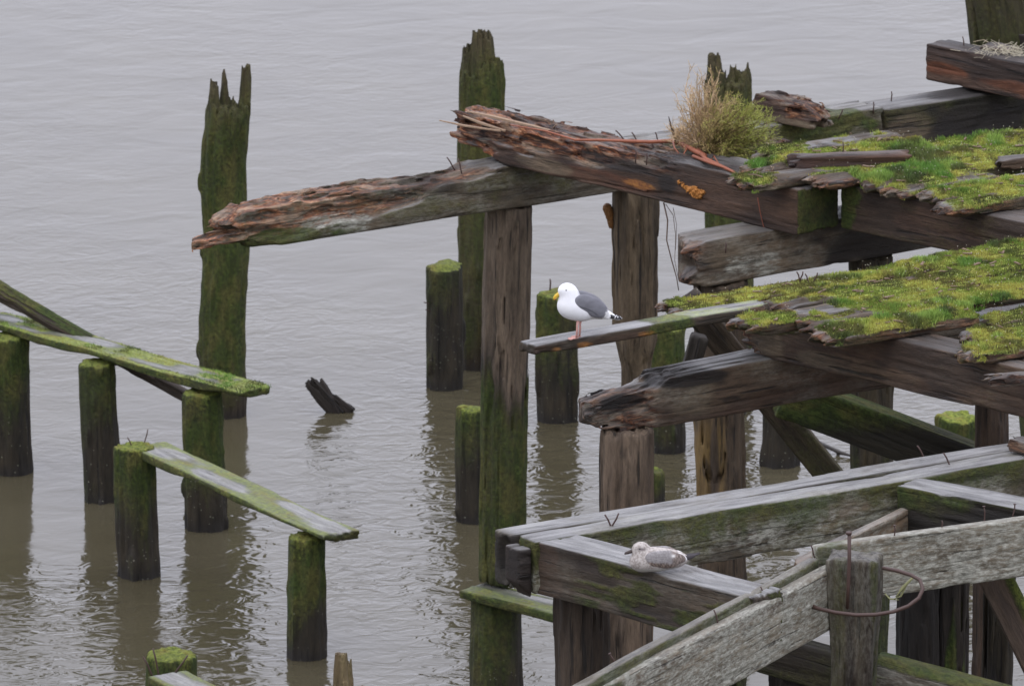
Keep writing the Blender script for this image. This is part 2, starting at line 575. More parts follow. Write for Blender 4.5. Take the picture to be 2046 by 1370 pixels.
def p_tall(A, v, w, n, s):
    q = noi(w[:, 0] * 3, w[:, 1] * 3, w[:, 2] * 1.6, s.seed)
    q2 = noi(w[:, 0] * 12, w[:, 1] * 12, w[:, 2] * 2, s.seed + 1)
    zt = s.L
    A['base'] = cols((.045, .036, .024), (.12, .10, .062), q2)
    hz = v[:, 0] / zt
    m = sst(.10, .34, hz + (q - .5) * .25)
    A['moss'] = m * (.42 + .45 * q) * (1 - .6 * sst(.84, 1.0, hz))
    A['base'] = A['base'] * (1 - .55 * sst(.3, .12, hz))[:, None]
    A['barn'] = sst(.3, .1, hz)
    A['tar'] = sst(.12, .0, w[:, 2]) * .7


def p_post(split=.38, blacks=.08, base=((.085, .072, .060), (.245, .21, .18)), green=.8):
    def f(A, v, w, n, s):
        q = noi(w[:, 0] * 14, w[:, 1] * 14, w[:, 2] * 1.2, s.seed)
        q2 = noi(w[:, 0] * 4, w[:, 1] * 4, w[:, 2] * 1.5, s.seed + 1)
        A['base'] = cols(base[0], base[1], np.clip(q * .8 + q2 * .3 - .05, 0, 1))
        hz = v[:, 0] / s.L + (q - .5) * .18
        low = sst(split + .05, split - .06, hz)
        A['moss'] = low * (.3 + .7 * q2) * green
        A['tar'] = np.clip(blacks * 7 * sst(.10, .0, np.abs(hz - split) - .0) * q2 * 1.5, 0, .8)
        A['base'] = A['base'] * (1 - .6 * low)[:, None]
    return f


def p_beam(base=((.05, .04, .03), (.12, .095, .07)), topw=1.0, moss=0.0, lich=0.0, under=0.0, patches=(), mosstop=0.0, tar=0.0, streak=0.0):
    def f(A, v, w, n, s):
        q = noi(v[:, 0] * 1.6, v[:, 1] * 5, v[:, 2] * 7, s.seed)
        q2 = noi(v[:, 0] * 5, v[:, 1] * 9, v[:, 2] * 9, s.seed + 1)
        q3 = noi(v[:, 0] * 8, v[:, 1] * 3, v[:, 2] * .8, s.seed + 2) * .6 + noi(v[:, 0] * 26, v[:, 1] * 3, v[:, 2] * 2.5, s.seed + 6) * .4
        A['base'] = cols(base[0], base[1], sst(.15, .85, q * .7 + q2 * .3))
        up = sst(.55, .85, n[:, 2])
        side = 1 - up
        A['top'] = up * topw * (1 - A['rot'] * .6)
        A['moss'] = np.clip(moss * side * sst(.35, .7, q * .6 + q2 * .4) * 1.6, 0, 1)
        if streak:
            h = s.dims[1] if s.sec == 'box' else 1
            A['moss'] = np.maximum(A['moss'], streak * side * sst(.25, .9, v[:, 2] / h * .8 + (q3 - .35) * 1.1))
        A['lich'] = lich * (side * 1.0 + up * .5) * sst(.25, .65, q * .5 + q2 * .5)
        A['bright'] = up * mosstop * sst(.45, .62, q2 * .5 + q * .5)
        A['tar'] = np.clip(tar * sst(.45, .7, noi(v[:, 0] * 1.2, v[:, 1] * 3, v[:, 2] * 5, s.seed + 4)), 0, 1)
        for (kind, cx, cz, rx, rz, st) in patches:
            dd = np.sqrt(((v[:, 0] - cx) / rx) ** 2 + ((v[:, 2] - cz) / rz) ** 2) + (q2 - .5) * .7
            m = sst(1.05, .75, dd) * st
            if kind == 'pale':
                A['base'] = A['base'] * (1 - m[:, None]) + np.array([.19, .165, .13]) * m[:, None]
            elif kind == 'red':
                A['base'] = A['base'] * (1 - m[:, None]) + np.array([.16, .065, .035]) * m[:, None]
            elif kind == 'brown':
                A['base'] = A['base'] * (1 - m[:, None]) + np.array([.095, .06, .045]) * m[:, None]
            else:
                A[kind] = np.maximum(A[kind], m)
    return f


NAILM = simple("rusted_iron", (.045, .022, .016), .65, .4, 300)
NAILMESH = None


def tube(pts, rad, n=8, cap=True):
    pts = np.array(pts, float); rad = np.broadcast_to(np.array(rad, float), (len(pts),))
    T = np.gradient(pts, axis=0); T /= np.linalg.norm(T, axis=1)[:, None]
    u = np.array([0, 0, 1.0])
    if abs(T[0] @ u) > .9: u = np.array([1.0, 0, 0])
    vs = []
    for p, t, r in zip(pts, T, rad):
        a = np.cross(u, t); a /= np.linalg.norm(a); b = np.cross(t, a); u = b
        th = np.linspace(0, 2 * math.pi, n, endpoint=False)
        vs.append(p + r * (np.cos(th)[:, None] * a + np.sin(th)[:, None] * b))
    m = len(pts)
    v = np.concatenate(vs)
    f = [(i * n + j, i * n + (j + 1) % n, (i + 1) * n + (j + 1) % n, (i + 1) * n + j) for i in range(m - 1) for j in range(n)]
    if cap:
        c0 = len(v); v = np.concatenate([v, pts[:1], pts[-1:]])
        f += [(c0, (j + 1) % n, j, j) for j in range(n)]
        f += [(c0 + 1, (m - 1) * n + j, (m - 1) * n + (j + 1) % n, (m - 1) * n + (j + 1) % n) for j in range(n)]
    return v, f


def pyobj(name, parts, mat, parent=None, mw=None, smooth=True):
    """join (verts, faces) lists into one mesh; vertices are given in world space"""
    mw = mw or Matrix.Identity(4)
    if parent is not None and mw == Matrix.Identity(4):
        mw = MW[parent.name]
    V, Fc, k = [], [], 0
    for v, f in parts:
        V.append(np.array(v)); Fc += [tuple(dict.fromkeys(i + k for i in q)) for q in f]; k += len(v)
    V = np.concatenate(V)
    Mi = np.array(mw.inverted())
    V = V @ Mi[:3, :3].T + Mi[:3, 3]
    me = bpy.data.meshes.new(name)
    me.from_pydata(V.tolist(), [], Fc)
    me.polygons.foreach_set("use_smooth", [smooth] * len(me.polygons))
    me.materials.append(mat)
    return put(name, me, mw, parent)


def nail(T, px, py, z=None, length=.09, tilt=(0, 0), r=.0055, y=None, head=False):
    """a bent iron nail whose foot is at the photo pixel"""
    a = P(px, py, z=z) if z is not None else P(px, py, y=y)
    d = np.array([tilt[0], tilt[1], 1.0]); d /= np.linalg.norm(d)
    pts = [a - d * .03, a, a + d * length * .6 + np.array([.004, 0, 0]), a + d * length]
    parts = [tube(pts, [r, r, r, r * .9], 6)]
    if head:
        e = a + d * length
        parts.append(tube([e, e + d * r * .8], [r * 2, r * 2], 8))
    return pyobj("nail", parts, NAILM, T.o if hasattr(T, 'o') else T)


ZS, ZC, HC, HS, TH = 1.15, 4.20, .345, .34, .085
ZB = ZC + HC            # top of the caps
ZD = ZB + HS            # underside of the deck planks
ZT = ZD + TH            # top of the deck



def beamt(name, a, b, z, drop, h, w, ext0=0.0, ext1=0.0, **k):
    """as beam(), but the photo pixels lie at height z and the timber's underside is `drop` lower"""
    A, B = P(*a, z=z), P(*b, z=z)
    A[2] -= drop; B[2] -= drop
    d = (B - A) / np.linalg.norm(B - A)
    A = A - d * ext0
    L = np.linalg.norm(B - A) + ext1
    return Timber(name, frame(A, d), L, 'box', (w, h), **k)


def uptop(name, px, py, zt, zb, r0, r1, lean=(0, 0), back=.12, **k):
    """upright whose top is at photo pixel (px, py), height zt; r0 at the foot, r1 at the top"""
    B = P(px, py, z=zt); B[1] += back
    A = np.array([B[0] + lean[0], B[1] + lean[1], zb])
    d = B - A
    return Timber(name, frame(A, d, (0, -1, 0)), np.linalg.norm(d), 'round', (r0, r1), **k)


def slant(name, a, b, ya, yb, w, h, **k):
    """straight member between two photo pixels lying on upright planes y = ya and y = yb; h tall on its visible side"""
    A, B = P(*a, y=ya), P(*b, y=yb)
    d = B - A
    X = d / np.linalg.norm(d)
    Yv = np.array([0, 1.0, 0]); Yv = Yv - X * (Yv @ X); Yv /= np.linalg.norm(Yv)
    Zv = np.cross(X, Yv)
    A = A - Zv * h / 2 - Yv * w / 2
    return Timber(name, frame(A, d, Zv), np.linalg.norm(d), 'box', (w, h), **k)


def px_at(T, px):
    """local x on the front face under a photo column"""
    Mn = T if not hasattr(T, 'M') else T.M
    for it in range(1):
        pass
    p0 = np.array(Mn)[:3, 3]; d = np.array(Mn)[:3, 0]
    lo, hi = -5.0, 15.0
    for _ in range(50):
        m = (lo + hi) / 2
        if PY(p0 + d * m)[0] < px: lo = m
        else: hi = m
    return (lo + hi) / 2


#======================================================== low pilings on the left
def cap_pile(px, py, r, zt=1.13, green=1.0, lump=.032, zb=-.35):
    q = P(px, py, z=0)
    A = np.array([q[0], q[1] + r, zb])
    lx, ly = (px * .37 % 1 - .5) * .05, (px * .73 % 1 - .5) * .04
    return Timber("piling", frame(A - np.array([lx, ly, 0]) * .3, (lx, ly, 1), (0, -1, 0)), zt - zb, 'round', (r * 1.04, r * .95), rag0=0, rag1=.02, lump=lump, warp=.015,
                  grain=.007, crackd=.0, paint=lambda A_, v, w, n, s: p_pile(A_, v, w, n, s, zt, green))


GL = "low pilings under the mossy planks"
pileA = cap_pile(22, 952, .185, 1.23).tag("mossy low piling at the left picture edge, under the start of the long plank", "piling", GL)
pileB = cap_pile(203, 1006, .163, 1.22).tag("knobbly low piling under the middle of the upper mossy plank", "piling", GL)
pileC = cap_pile(411, 1064, .18, 1.205).tag("low piling under the free right end of the upper mossy plank", "piling", GL)
pileD = cap_pile(276, 1159, .17, 1.11).tag("mossy-headed low piling at the back end of the lower plank", "piling", GL)
pileE = cap_pile(610, 1321, .162, 1.005).tag("low piling under the front right end of the lower mossy plank", "piling", GL)


def p_capplank(grey, bright):
    def f(A, v, w, n, s):
        q = noi(v[:, 0] * 2.5, v[:, 1] * 7, v[:, 2] * 7, s.seed); q2 = noi(v[:, 0] * 9, v[:, 1] * 14, v[:, 2] * 14, s.seed + 1)
        up = sst(.5, .85, n[:, 2])
        A['base'] = cols((.05, .045, .03), (.10, .09, .065), q)
        A['top'] = up * .9
        edge = sst(.1, .0, np.minimum(v[:, 1], s.dims[0] - v[:, 1])) + sst(.35, .0, s.L - v[:, 0]) * .8
        A['moss'] = np.clip((1 - up) * (.35 + .7 * q), 0, 1)
        A['bright'] = np.clip(up * (bright * sst(.3, .6, q + (q2 - .5) * .5 + edge * .4)) + (1 - up) * .25 * sst(.4, .7, q2), 0, 1)
        A['bright'] *= (.42 + .35 * sst(grey, grey + .25, q + edge * .5))
        A['moss'] = np.clip(A['moss'] + up * .55 * sst(grey - .15, grey + .25, q + edge * .4), 0, 1)
        A['lich'] = up * .35
    return f


plank1 = beam("plank", (-60, 649), (476, 803), 1.225, .075, .36, 0, 0, rag0=0, rag1=.03, warp=.02, grain=.006, crackd=.006,
              carve=lambda X, Y, Z, d, s: np.maximum(d, .05 * sst(.3, .75, noi(X * 1.6, Y * 0, Z * 0, s.seed)) - Z - Y * .3),
              paint=p_capplank(.3, .8)).tag("long mossy green plank capping the upper row of low pilings at left", "plank")
plank2 = beam("plank", (252, 908), (640, 1087), 1.01, .075, .34, 0, .06, rag0=.02, rag1=.03, warp=.02, grain=.006, crackd=.006,
              carve=lambda X, Y, Z, d, s: np.maximum(d, .045 * sst(.3, .75, noi(X * 1.6, Y * 0, Z * 0, s.seed)) - Z - Y * .3),
              paint=p_capplank(.5, .55)).tag("short grey-topped mossy plank sloping across two low pilings", "plank")
nail(pileD, 289, 882, z=1.11, length=.11, tilt=(.25, 0)); nail(pileD, 262, 888, z=1.11, length=.07, tilt=(-.5, 0))

pileF = cap_pile(335, 1607, .20, 1.13, lump=.02).tag("mossy stump with three bent nails at the bottom left edge", "piling")
for (a, b, t, l) in ((302, 1344, (-.45, 0), .14), (316, 1343, (-.2, 0), .19), (352, 1340, (.7, 0), .15)):
    nail(pileF, a, b, z=1.13, length=l, tilt=t, r=.007)
plank3 = beam("plank", (292, 1368), (500, 1472), 1.14, .07, .34, 0, 0, rag0=.02, paint=p_capplank(.5, .5)).tag("pale grey plank end nailed on the stump at the bottom left", "plank")

# splintered stake tops poking in at the bottom edge
def spike_carve(peaks, base):
    """leave only a comb of splinters above local x = base; peaks = (y, z, half width, height)"""
    def f(X, Y, Z, d, s):
        t = np.full_like(X, base)
        for (py_, pz, hw, hh) in peaks:              # py_ counts to the right as seen by the camera
            rr = np.sqrt((Y + py_) ** 2 + (Z - pz) ** 2) / hw
            rr = rr + (noi(X * 0 + 1, Y * 45, Z * 45, s.seed + 14) - .5) * .5
            t = np.maximum(t, base + hh * np.clip((1.2 - rr) * 3.2, 0, 1) * (.72 + .4 * blk(X * .01, Y * 60, Z * 60, s.seed + 13)))
        t = t + (blk(X * .01, Y * 42, Z * 42, s.seed + 12) - .5) * .11
        return np.maximum(d, (X - t) * .4)
    return f


q = P(690, 1400, y=-16.0)
Timber("piling", frame(np.array([q[0], -16.0, -.3]), (0, 0, 1), (0, -1, 0)), P(690, 1296, y=-16)[2] + .3, 'round', (.19, .17), rag1=0,
       cell=(.03, .0115),
       carve=spike_carve([(-.03, .12, .05, .42), (.0, .15, .03, .1), (.02, -.17, .035, .27), (-.05, .05, .03, .22)], P(690, 1372, y=-16)[2] + .25),
       paint=lambda A, v, w, n, s: (A.update(base=cols((.10, .07, .045), (.24, .21, .13), noi(v[:, 0] * 2, v[:, 1] * 20, v[:, 2] * 20, 5)),
                                             moss=.35 * noi(v[:, 0] * 4, v[:, 1] * 9, v[:, 2] * 9, 8)))).tag(
    "splintered pale stake tips poking up at the bottom edge", "piling")

# leaning pole behind the upper plank
A, B = P(-60, 548, y=-4.1), P(392, 803, y=-5.75)
pole = Timber("driftwood_pole", frame(A, B - A), np.linalg.norm(B - A), 'round', (.085, .05), rag1=.06, grain=.005,
              paint=lambda A_, v, w, n, s: A_.update(base=cols((.035, .028, .022), (.075, .062, .05), noi(v[:, 0] * 2, v[:, 1] * 20, v[:, 2] * 20, 3)),
                                                     moss=.75 * sst(.2, .8, n[:, 2]) * sst(2.1, 1.2, v[:, 0]))).tag(
    "dark round pole leaning down behind the upper mossy plank", "pole")

#======================================================== tall broken pilings standing in the water
def tall(px, py, r, ztop_px, base_px, peaks, label, lean=0.0, cell=(.035, .0125), lump=.032, rtop=None, sink=.35, paint=p_tall):
    q = P(px, py, z=0)
    A = np.array([q[0], q[1] + r, -sink])
    zt = P(px, ztop_px, y=A[1])[2]; zb = P(px, base_px, y=A[1])[2]
    B = np.array([q[0] + lean, q[1] + r, zt + .03])
    L = np.linalg.norm(B - A)
    t = Timber("piling", frame(A, B - A, (0, -1, 0)), L, 'round', (r, rtop or r * .95), rag0=0, rag1=0, cell=cell, lump=lump, warp=.03,
               grain=.011, crackd=.004, carve=spike_carve(peaks, zb + sink), paint=paint)
    return t.tag(label, "piling")


# frame for uprights: local y = world x, local z = world -y (toward the camera), roughly
T1 = tall(438, 838, .205, 133, 212, [(.155, .0, .05, .36), (-.12, .04, .045, .20), (-.03, -.02, .035, .26), (.06, .1, .03, .07), (-.01, .12, .02, .09)],
          "tall green piling with a crown of upright splinters, left of the broken beam", lean=.10)
T2 = tall(958, 742, .205, 66, 150, [(-.135, .0, .05, .27), (-.03, .03, .075, .40), (.045, .03, .06, .36), (.15, .0, .045, .12), (.07, .06, .11, .13)],
          "tall mossy piling with a jagged top rising behind the rotten beam end", lean=.03)
T3 = tall(1454, 812, .215, 110, 166, [(-.13, .02, .065, .26), (-.08, .0, .05, .12), (.02, .06, .04, .13), (.09, .03, .075, .08), (.175, .0, .03, .16)],
          "broken dark piling standing behind the dry bush", lean=.0)
q4 = P(2003, 80, y=-9.2)
T4 = Timber("piling", frame(np.array([q4[0] + .66, -9.2, -.3]), (-.13, 0, 1), (0, -1, 0)), P(2000, -70, y=-9.2)[2] + .3, 'round', (.20, .27),
            crackd=.03, grain=.03, paint=lambda A, v, w, n, s: (p_tall(A, v, w, n, s), A.update(base=A['base'] * .55, moss=A['moss'] * .8))).tag("stout mossy piling at the top right corner", "piling")
# snag in the water
def snag(lab):
    t = []
    for (a, b, w, y) in (((602, 772), (668, 842), .10, 0), ((621, 766), (664, 842), .075, .04), ((650, 797), (700, 836), .05, .0)):
        z0 = P(640, 824, z=0)[1]
        A, B = P(*a, y=z0 + y), P(*b, y=z0 - .02)
        t.append((A, B, w))
    A, B, w = t[0]
    main = Timber("driftwood_snag", frame(A, B - A), np.linalg.norm(B - A), 'box', (.12, .13), rag0=.22, rag1=0, cell=(.02, .011), ragf=22,
                  paint=lambda A_, v, w_, n, s: A_.update(base=np.tile([.022, .018, .015], (len(v), 1))))
    main.tag(lab, "driftwood")
    for A, B, w in t[1:]:
        Timber("splinter", frame(A, B - A), np.linalg.norm(B - A), 'box', (.08, w + .03), rag0=.2, rag1=.04, cell=(.02, .011), ragf=26, parent=main.o,
               paint=lambda A_, v, w_, n, s: A_.update(base=np.tile([.024, .019, .016], (len(v), 1))))


snag("black forked snag of driftwood sticking out of open water")

#======================================================== stumps between the bents
def stump(px, py, r, top_px, label, green=1.0, lump=.03):
    q = P(px, py, z=0)
    A = np.array([q[0], q[1] + r, -.35])
    zt = P(px, top_px, y=A[1])[2]
    return Timber("piling", frame(A, (0, 0, 1), (0, -1, 0)), zt + .35, 'round', (r, r * 1.0), rag0=0, rag1=.035, ragf=7, lump=lump, warp=.012,
                  grain=.008, crackd=.0, carve=lambda X, Y, Z, d, s: np.maximum(d, (X - s.L + .03 * sst(.05, .19, Z) + .07 * noi(X * 0, Y * 9, Z * 9, s.seed)) * .6),
                  paint=lambda A_, v, w, n, s: p_pile(A_, v, w, n, s, zt, green)).tag(label, "piling")


S1 = stump(889, 782, .158, 522, "dark squared piling with a bright moss top, left of the tall centre post")
nail(S1, 857, 607, y=P(889, 782, z=0)[1] + .1, length=.05, tilt=(-3, 0)); nail(S1, 858, 622, y=P(889, 782, z=0)[1] + .1, length=.04, tilt=(-2, -.5))
S2 = stump(1116, 847, .186, 577, "moss-topped piling with one upright nail, right behind the standing gull")
nail(S2, 1099, 577, z=S2.L - .36, length=.09, r=.008)
S3 = stump(948, 1048, .155, 806, "low moss-topped piling half hidden by the left side of the tall centre post")
S4 = stump(1333, 908, .165, 642, "green piling just right of the brown post, behind the gull's plank")
S5 = stump(1312, 1012, .075, 930, "small bright green stump close behind the thick front post", lump=0)
S6 = stump(1559, 937, .168, 700, "dark barnacled piling standing in the water left of the slanting brace", green=.3)
S7 = stump(1911, 1070, .175, 822, "round stump with a bright green moss top under the deck at right", green=1.3)
S8 = stump(1462, 830, .13, 640, "thin dark piling hidden behind the split post", green=.3)
stick = pyobj("stick", [tube([P(1636, 884, z=.02), P(1662, 896, z=.05), P(1676, 903, z=.03), P(1700, 910, z=.02)], [.02, .018, .02, .01]),
                        tube([P(1674, 902, z=.02), P(1677, 912, z=-.02)], [.016, .014])], simple("wet_stick", (.03, .025, .02)))
tag(stick, "thin dark stick floating in the water right of the slanting brace", "stick")

#======================================================== posts carrying the caps
CP = uptop("post", 1014, 412, ZC, 1.19, .178, .186, (-.05, 0), grain=.008, crackd=.03, rag0=.04, lump=.0, warp=.03, cell=(.035, .012),
           paint=p_post(.56, .12, green=1.1)).tag("tall central post, grey-brown above and green below, holding up the broken beam", "post")
P2 = uptop("post", 1272, 378, ZC, -.35, .15, .182, (.02, 0), grain=.012, crackd=.03, cell=(.035, .012),
           carve=lambda X, Y, Z, d, s: d + .05 * sst(3.40, 3.10, X) * noi(X * 2, Y * 9, Z * 9, s.seed + 20) * 1.6,
           paint=p_post(.508, .05, ((.07, .06, .048), (.22, .185, .14)), .5)).tag(
    "brown post with an orange bracket fungus, behind the standing gull's tail", "post")
P3 = uptop("post", 1252, 866, ZC + .03, -.35, .19, .18, (.0, 0), back=.17, grain=.01, crackd=.025, cell=(.035, .0125), rag1=.05,
           paint=p_post(.53, .1, ((.075, .06, .05), (.23, .19, .16)), .7)).tag("thick brown post with a pale streak under the crumbling beam end", "post")
P5 = uptop("post", 1440, 566, ZC, -.35, .14, .19, (.05, -.0), grain=.012, crackd=.05, cell=(.035, .0125), warp=.02,
           paint=lambda A, v, w, n, s: (p_post(.434, .05, ((.045, .035, .028), (.12, .095, .07)), .8)(A, v, w, n, s),
                                        A.update(base=A['base'] + (sst(.3, .55, noi(w[:, 0] * 16, w[:, 1] * 9, w[:, 2] * 1.6, 4)) * sst(.0, -.07, w[:, 0] - s.M[0, 3] - .02) * sst(3.35, 3.0, w[:, 2]) * sst(2.2, 2.6, w[:, 2]))[:, None] * np.array([.09, .062, .008])))).tag(
    "split post with yellow rotten wood down its left side", "post")
P6 = uptop("post", 1742, 516, ZC, -.35, .135, .165, (.02, 0), grain=.008, crackd=.02,
           paint=p_post(.664, .1, ((.03, .026, .02), (.09, .08, .05)), .8)).tag("dark post with a green left edge behind the big slanting timber", "post")
P10 = uptop("post", 1986, 735, ZC, -.35, .12, .125, (.0, 0), grain=.008, crackd=.02,
            paint=p_post(.33, .0, ((.04, .028, .02), (.085, .06, .045)), .3)).tag("plain brown post right of the round mossy stump", "post")
P7 = uptop("post", 1163, 1176, ZC, -.35, .175, .178, (.0, 0), grain=.012, crackd=.03,
           paint=p_post(.437, .3, ((.028, .022, .019), (.085, .068, .055)), .4)).tag("dark grooved post under the front corner of the near beams", "post")
P8 = uptop("post", 1900, 1046, ZC, -.35, .155, .135, (.0, 0), grain=.012, crackd=.04,
           paint=lambda A, v, w, n, s: (A.update(base=cols((.014, .012, .011), (.04, .034, .028), noi(v[:, 0], v[:, 1] * 20, v[:, 2] * 20, 3)),
                                                 moss=sst(.25, .02, (v[:, 0] / s.L - .725) + np.abs(v[:, 1] + .02) * 2.5 + (noi(v[:, 0] * 1.5, v[:, 1] * 25, v[:, 2] * 25, 6) - .5) * .5) * .95,
                                                 bright=.15 * sst(.70, .62, v[:, 0] / s.L)))).tag("black post with a tongue of yellow-green algae, under the pale board at right", "post")
P8a = uptop("post", 1836, 1058, ZC, -.35, .14, .14, (.0, .1), grain=.008, crackd=.02,
            paint=lambda A, v, w, n, s: A.update(base=cols((.010, .009, .009), (.022, .019, .017), noi(v[:, 0], v[:, 1] * 20, v[:, 2] * 20, 3)))).tag(
    "blackened post just right of the rusty hoop", "post")
P9 = uptop("post", 2000, 1029, ZC, -.35, .10, .10, (.0, .1), grain=.012, crackd=.04,
           paint=p_post(.724, .2, ((.02, .018, .014), (.05, .045, .03)), 1)).tag("narrow green and black post behind the slanting brace at the right edge", "post")

#======================================================== sill under the centre post
Rp = P(990, 1205, z=1.1)
pileR = Timber("piling", frame(np.array([Rp[0] + .0, Rp[1] + .14, -.35]), (0, 0, 1), (0, -1, 0)), 1.46, 'round', (.215, .19), rag1=.02, lump=.02,
               paint=lambda A, v, w, n, s: (p_pile(A, v, w, n, s, 1.3, .8))).tag("stout dark green piling under the small plank at the bottom", "piling")
sill = beam("plank", (915, 1196), (1100, 1243), 1.11, .075, .33, 0, .3, rag0=.01, paint=p_capplank(.2, .45)).tag(
    "short mossy green plank at the foot of the tall centre post", "plank")

#======================================================== caps (run up to the right)
# bent 1, broken at its left end
def rotB1(X, Y, Z, s):
    bnd = np.interp(X, [0, .35, .8, 1.3, 1.9, 2.5, 2.9], [-.3, -.1, .03, .10, .16, .27, .40])
    n = (noi(X * 3, Y * 6, Z * 9, 3.3) - .5) * .14
    return sst(-.02, .05, Z - bnd + n) * sst(3.6, 2.7, X)


capB1 = beam("beam", (380, 520), (1765, 302), ZC, HC, .34, 0, 0, rag0=.55, rag1=.01, cell=(.028, .0115), ragf=11, rot=rotB1,
             profile=([0, .18, .30, .48, .55, .9, 1.2, 1.9, 2.6, 9], [.10, .15, .20, .26, .34, .36, .38, .36, .35, .5]),
             carve=lambda X, Y, Z, d, s: np.maximum(d, (Y * .7 - X) * .6) + .05 * rotB1(X, Y, Z, s) * sst(.16, 0, Y) + np.where(X < .34, .06 * sst(.09, .14, Z), 0),
             paint=lambda A, v, w, n, s: (p_beam(((.07, .06, .045), (.15, .13, .10)), .75, .22, .35, streak=.25,
                                                 patches=[('moss', .9, .05, .5, .08, .7), ('lich', 1.25, .1, .35, .1, 1), ('pale', 1.7, .14, .3, .12, .5),
                                                          ('tar', 2.2, .28, .2, .08, .5), ('moss', 5.0, .18, .35, .2, .9), ('moss', 5.9, .25, .5, .12, .8), ('tar', 4.6, .15, .2, .3, .6)])(A, v, w, n, s),
                                          A.update(top=A['top'] * (1 - .75 * (A['rot'] > .2)), glow=sst(2.4, .8, v[:, 0]) * .95)))
capB1.tag("long weathered beam broken to rotten orange splinters at its left end, on the tall posts", "beam")
capB1b = beam("beam", (1769, 301), (2130, 246), ZC, HC - .01, .34, 0, 0, rag0=.01, paint=p_beam(
    ((.03, .026, .02), (.09, .075, .055)), .6, .35, .0, streak=.3, patches=[('pale', .2, .15, .3, .13, .7), ('tar', .9, .15, .5, .3, .8)])).tag(
    "dark wet beam running on to the right edge under the red-brown timber", "beam")
for (a, b, t) in ((905, 334, (-.6, 0)), (921, 340, (-.25, 0))):
    nail(capB1, a, b, z=ZB, length=.09, tilt=t)
for (a, b, t) in ((1645, 232, (-.5, 0)), (1678, 232, (.4, 0)), (1745, 219, (0, 0)), (1781, 198, (0, 0))):
    nail(capB1, a, b, z=ZB, length=.06, tilt=t)
TWIG = simple("dry_wood_splinter", (.24, .16, .10), .7, .4, 40)
# bent 2
def cave3(X, Y, Z, d, s):
    c = np.interp(Z, [0, .05, .14, .22, .28, .4], [.02, .0, .19, .15, .05, .12]) + (noi(X * 2, Y * 8, Z * 14, s.seed + 2) - .5) * .12
    return np.maximum(d, (c * sst(.34, .02, Y) + .03 + Y * .72 - X) * .5)


capB3 = beam("beam", (1352, 586), (1850, 497), ZC, HC, .35, 0, 1.3, rag0=.05, cell=(.03, .012), carve=cave3,
             rot=lambda X, Y, Z, s: sst(.28, .1, X + (noi(X * 4, Y * 9, Z * 9, 2) - .5) * .2) * .9,
             profile=([0, .1, .3, .5, 9], [.36, .35, .36, .5, .5]),
             paint=p_beam(((.065, .05, .038), (.17, .14, .11)), .6, .05, .3, patches=[
                 ('lich', .75, .12, .3, .1, .8), ('tar', 2.1, .2, .9, .35, .75), ('pale', .5, .2, .25, .1, .6)])).tag(
    "brown beam with a ragged hollow end, crossing below the upper mossy deck", "beam")
nail(capB3, 1450, 498, z=ZB, length=.05); 
for (a, b, t) in ((1597, 556, (-.4, 0)), (1600, 556, (.3, 0)), (1614, 560, (-.4, 0)), (1628, 558, (.4, 0))):
    nail(capB3, a, b, y=-18.2, length=.05, tilt=t)

# bent 3
def rotB5(X, Y, Z, s):
    n = (noi(X * 4, Y * 8, Z * 8, 5.3) - .5) * .25
    return sst(.62, .45, X + n * .6) + sst(1.1, .8, X) * sst(.24, .32, Z + n * .3) * .6


capB5 = beam("beam", (1172, 880), (1700, 785), ZC, HC, .33, 0, 2.6, rag0=.12, carve=lambda X, Y, Z, d, s: np.maximum(d, (Y * .55 - .02 - X) * .6), cell=(.028, .0115), ragf=16, rot=lambda X, Y, Z, s: np.clip(rotB5(X, Y, Z, s), 0, 1),
             profile=([0, .12, .3, .52, .62, .72, .85, 9], [.24, .21, .235, .25, .27, .34, .36, .5], [.15, .06, .0, -.1, -.1, -.1, -.1, -.1]),
             paint=p_beam(((.07, .05, .038), (.17, .13, .10)), .9, .06, .25, patches=[
                 ('tar', .35, .2, .22, .05, .9), ('tar', .85, .3, .3, .07, .9), ('pale', 1.0, .15, .35, .12, .7), ('pale', 1.35, .2, .2, .1, .5), ('brown', 1.6, .1, .6, .2, .6),
                 ('red', .08, .2, .07, .07, .8)])).tag("brown beam with a crumbling torn-off left end on the thick front post", "beam")
# bent 4: two timbers side by side
capB7 = beam("beam", (1069, 1190), (2046, 1018), ZC, HC, .205, 0, .5, rag0=.01, grain=.005, cell=(.04, .0125),
             paint=p_beam(((.05, .042, .03), (.15, .135, .10)), 1, .15, .85, streak=.62, patches=[
                 ('lich', 2.0, .12, .4, .14, 1), ('pale', 2.35, .15, .25, .13, .8), ('lich', .9, .1, .4, .12, .9), ('brown', 1.6, .2, .3, .1, .6)])).tag(
    "long grey-topped front beam with green-streaked side, behind the sitting gull", "beam")
A0 = P(1012, 1196, z=ZC); dB = P(2046, 1018, z=ZC) - P(1069, 1190, z=ZC); dB /= np.linalg.norm(dB)
nB = np.array([-dB[1], dB[0], 0])
capB7b = Timber("beam", frame(P(1069, 1190, z=ZC) + nB * .215 - dB * .05, dB), 6.1, 'box', (.19, HC + .004), rag0=.0, carve=lambda X, Y, Z, d, s: np.maximum(d, .07 - np.sqrt((X * 1.0) ** 2 + ((Y - .06) * .9) ** 2 + ((Z - .17) * .42) ** 2)), grain=.006, cell=(.035, .0125),
                paint=lambda A, v, w, n, s: (p_beam(((.04, .034, .026), (.10, .09, .07)), 1, .2, .3)(A, v, w, n, s), A.update(tar=.75 * sst(.10, .03, v[:, 0]) * sst(.7, .4, n[:, 2]) * sst(.3, .6, noi(v[:, 0] * 3, v[:, 1] * 9, v[:, 2] * 5, 4) + .15), top=A['top'] * sst(-.02, .1, v[:, 0])))).tag(
    "back half of the doubled front beam, ending in a dark rotten stub", "beam")
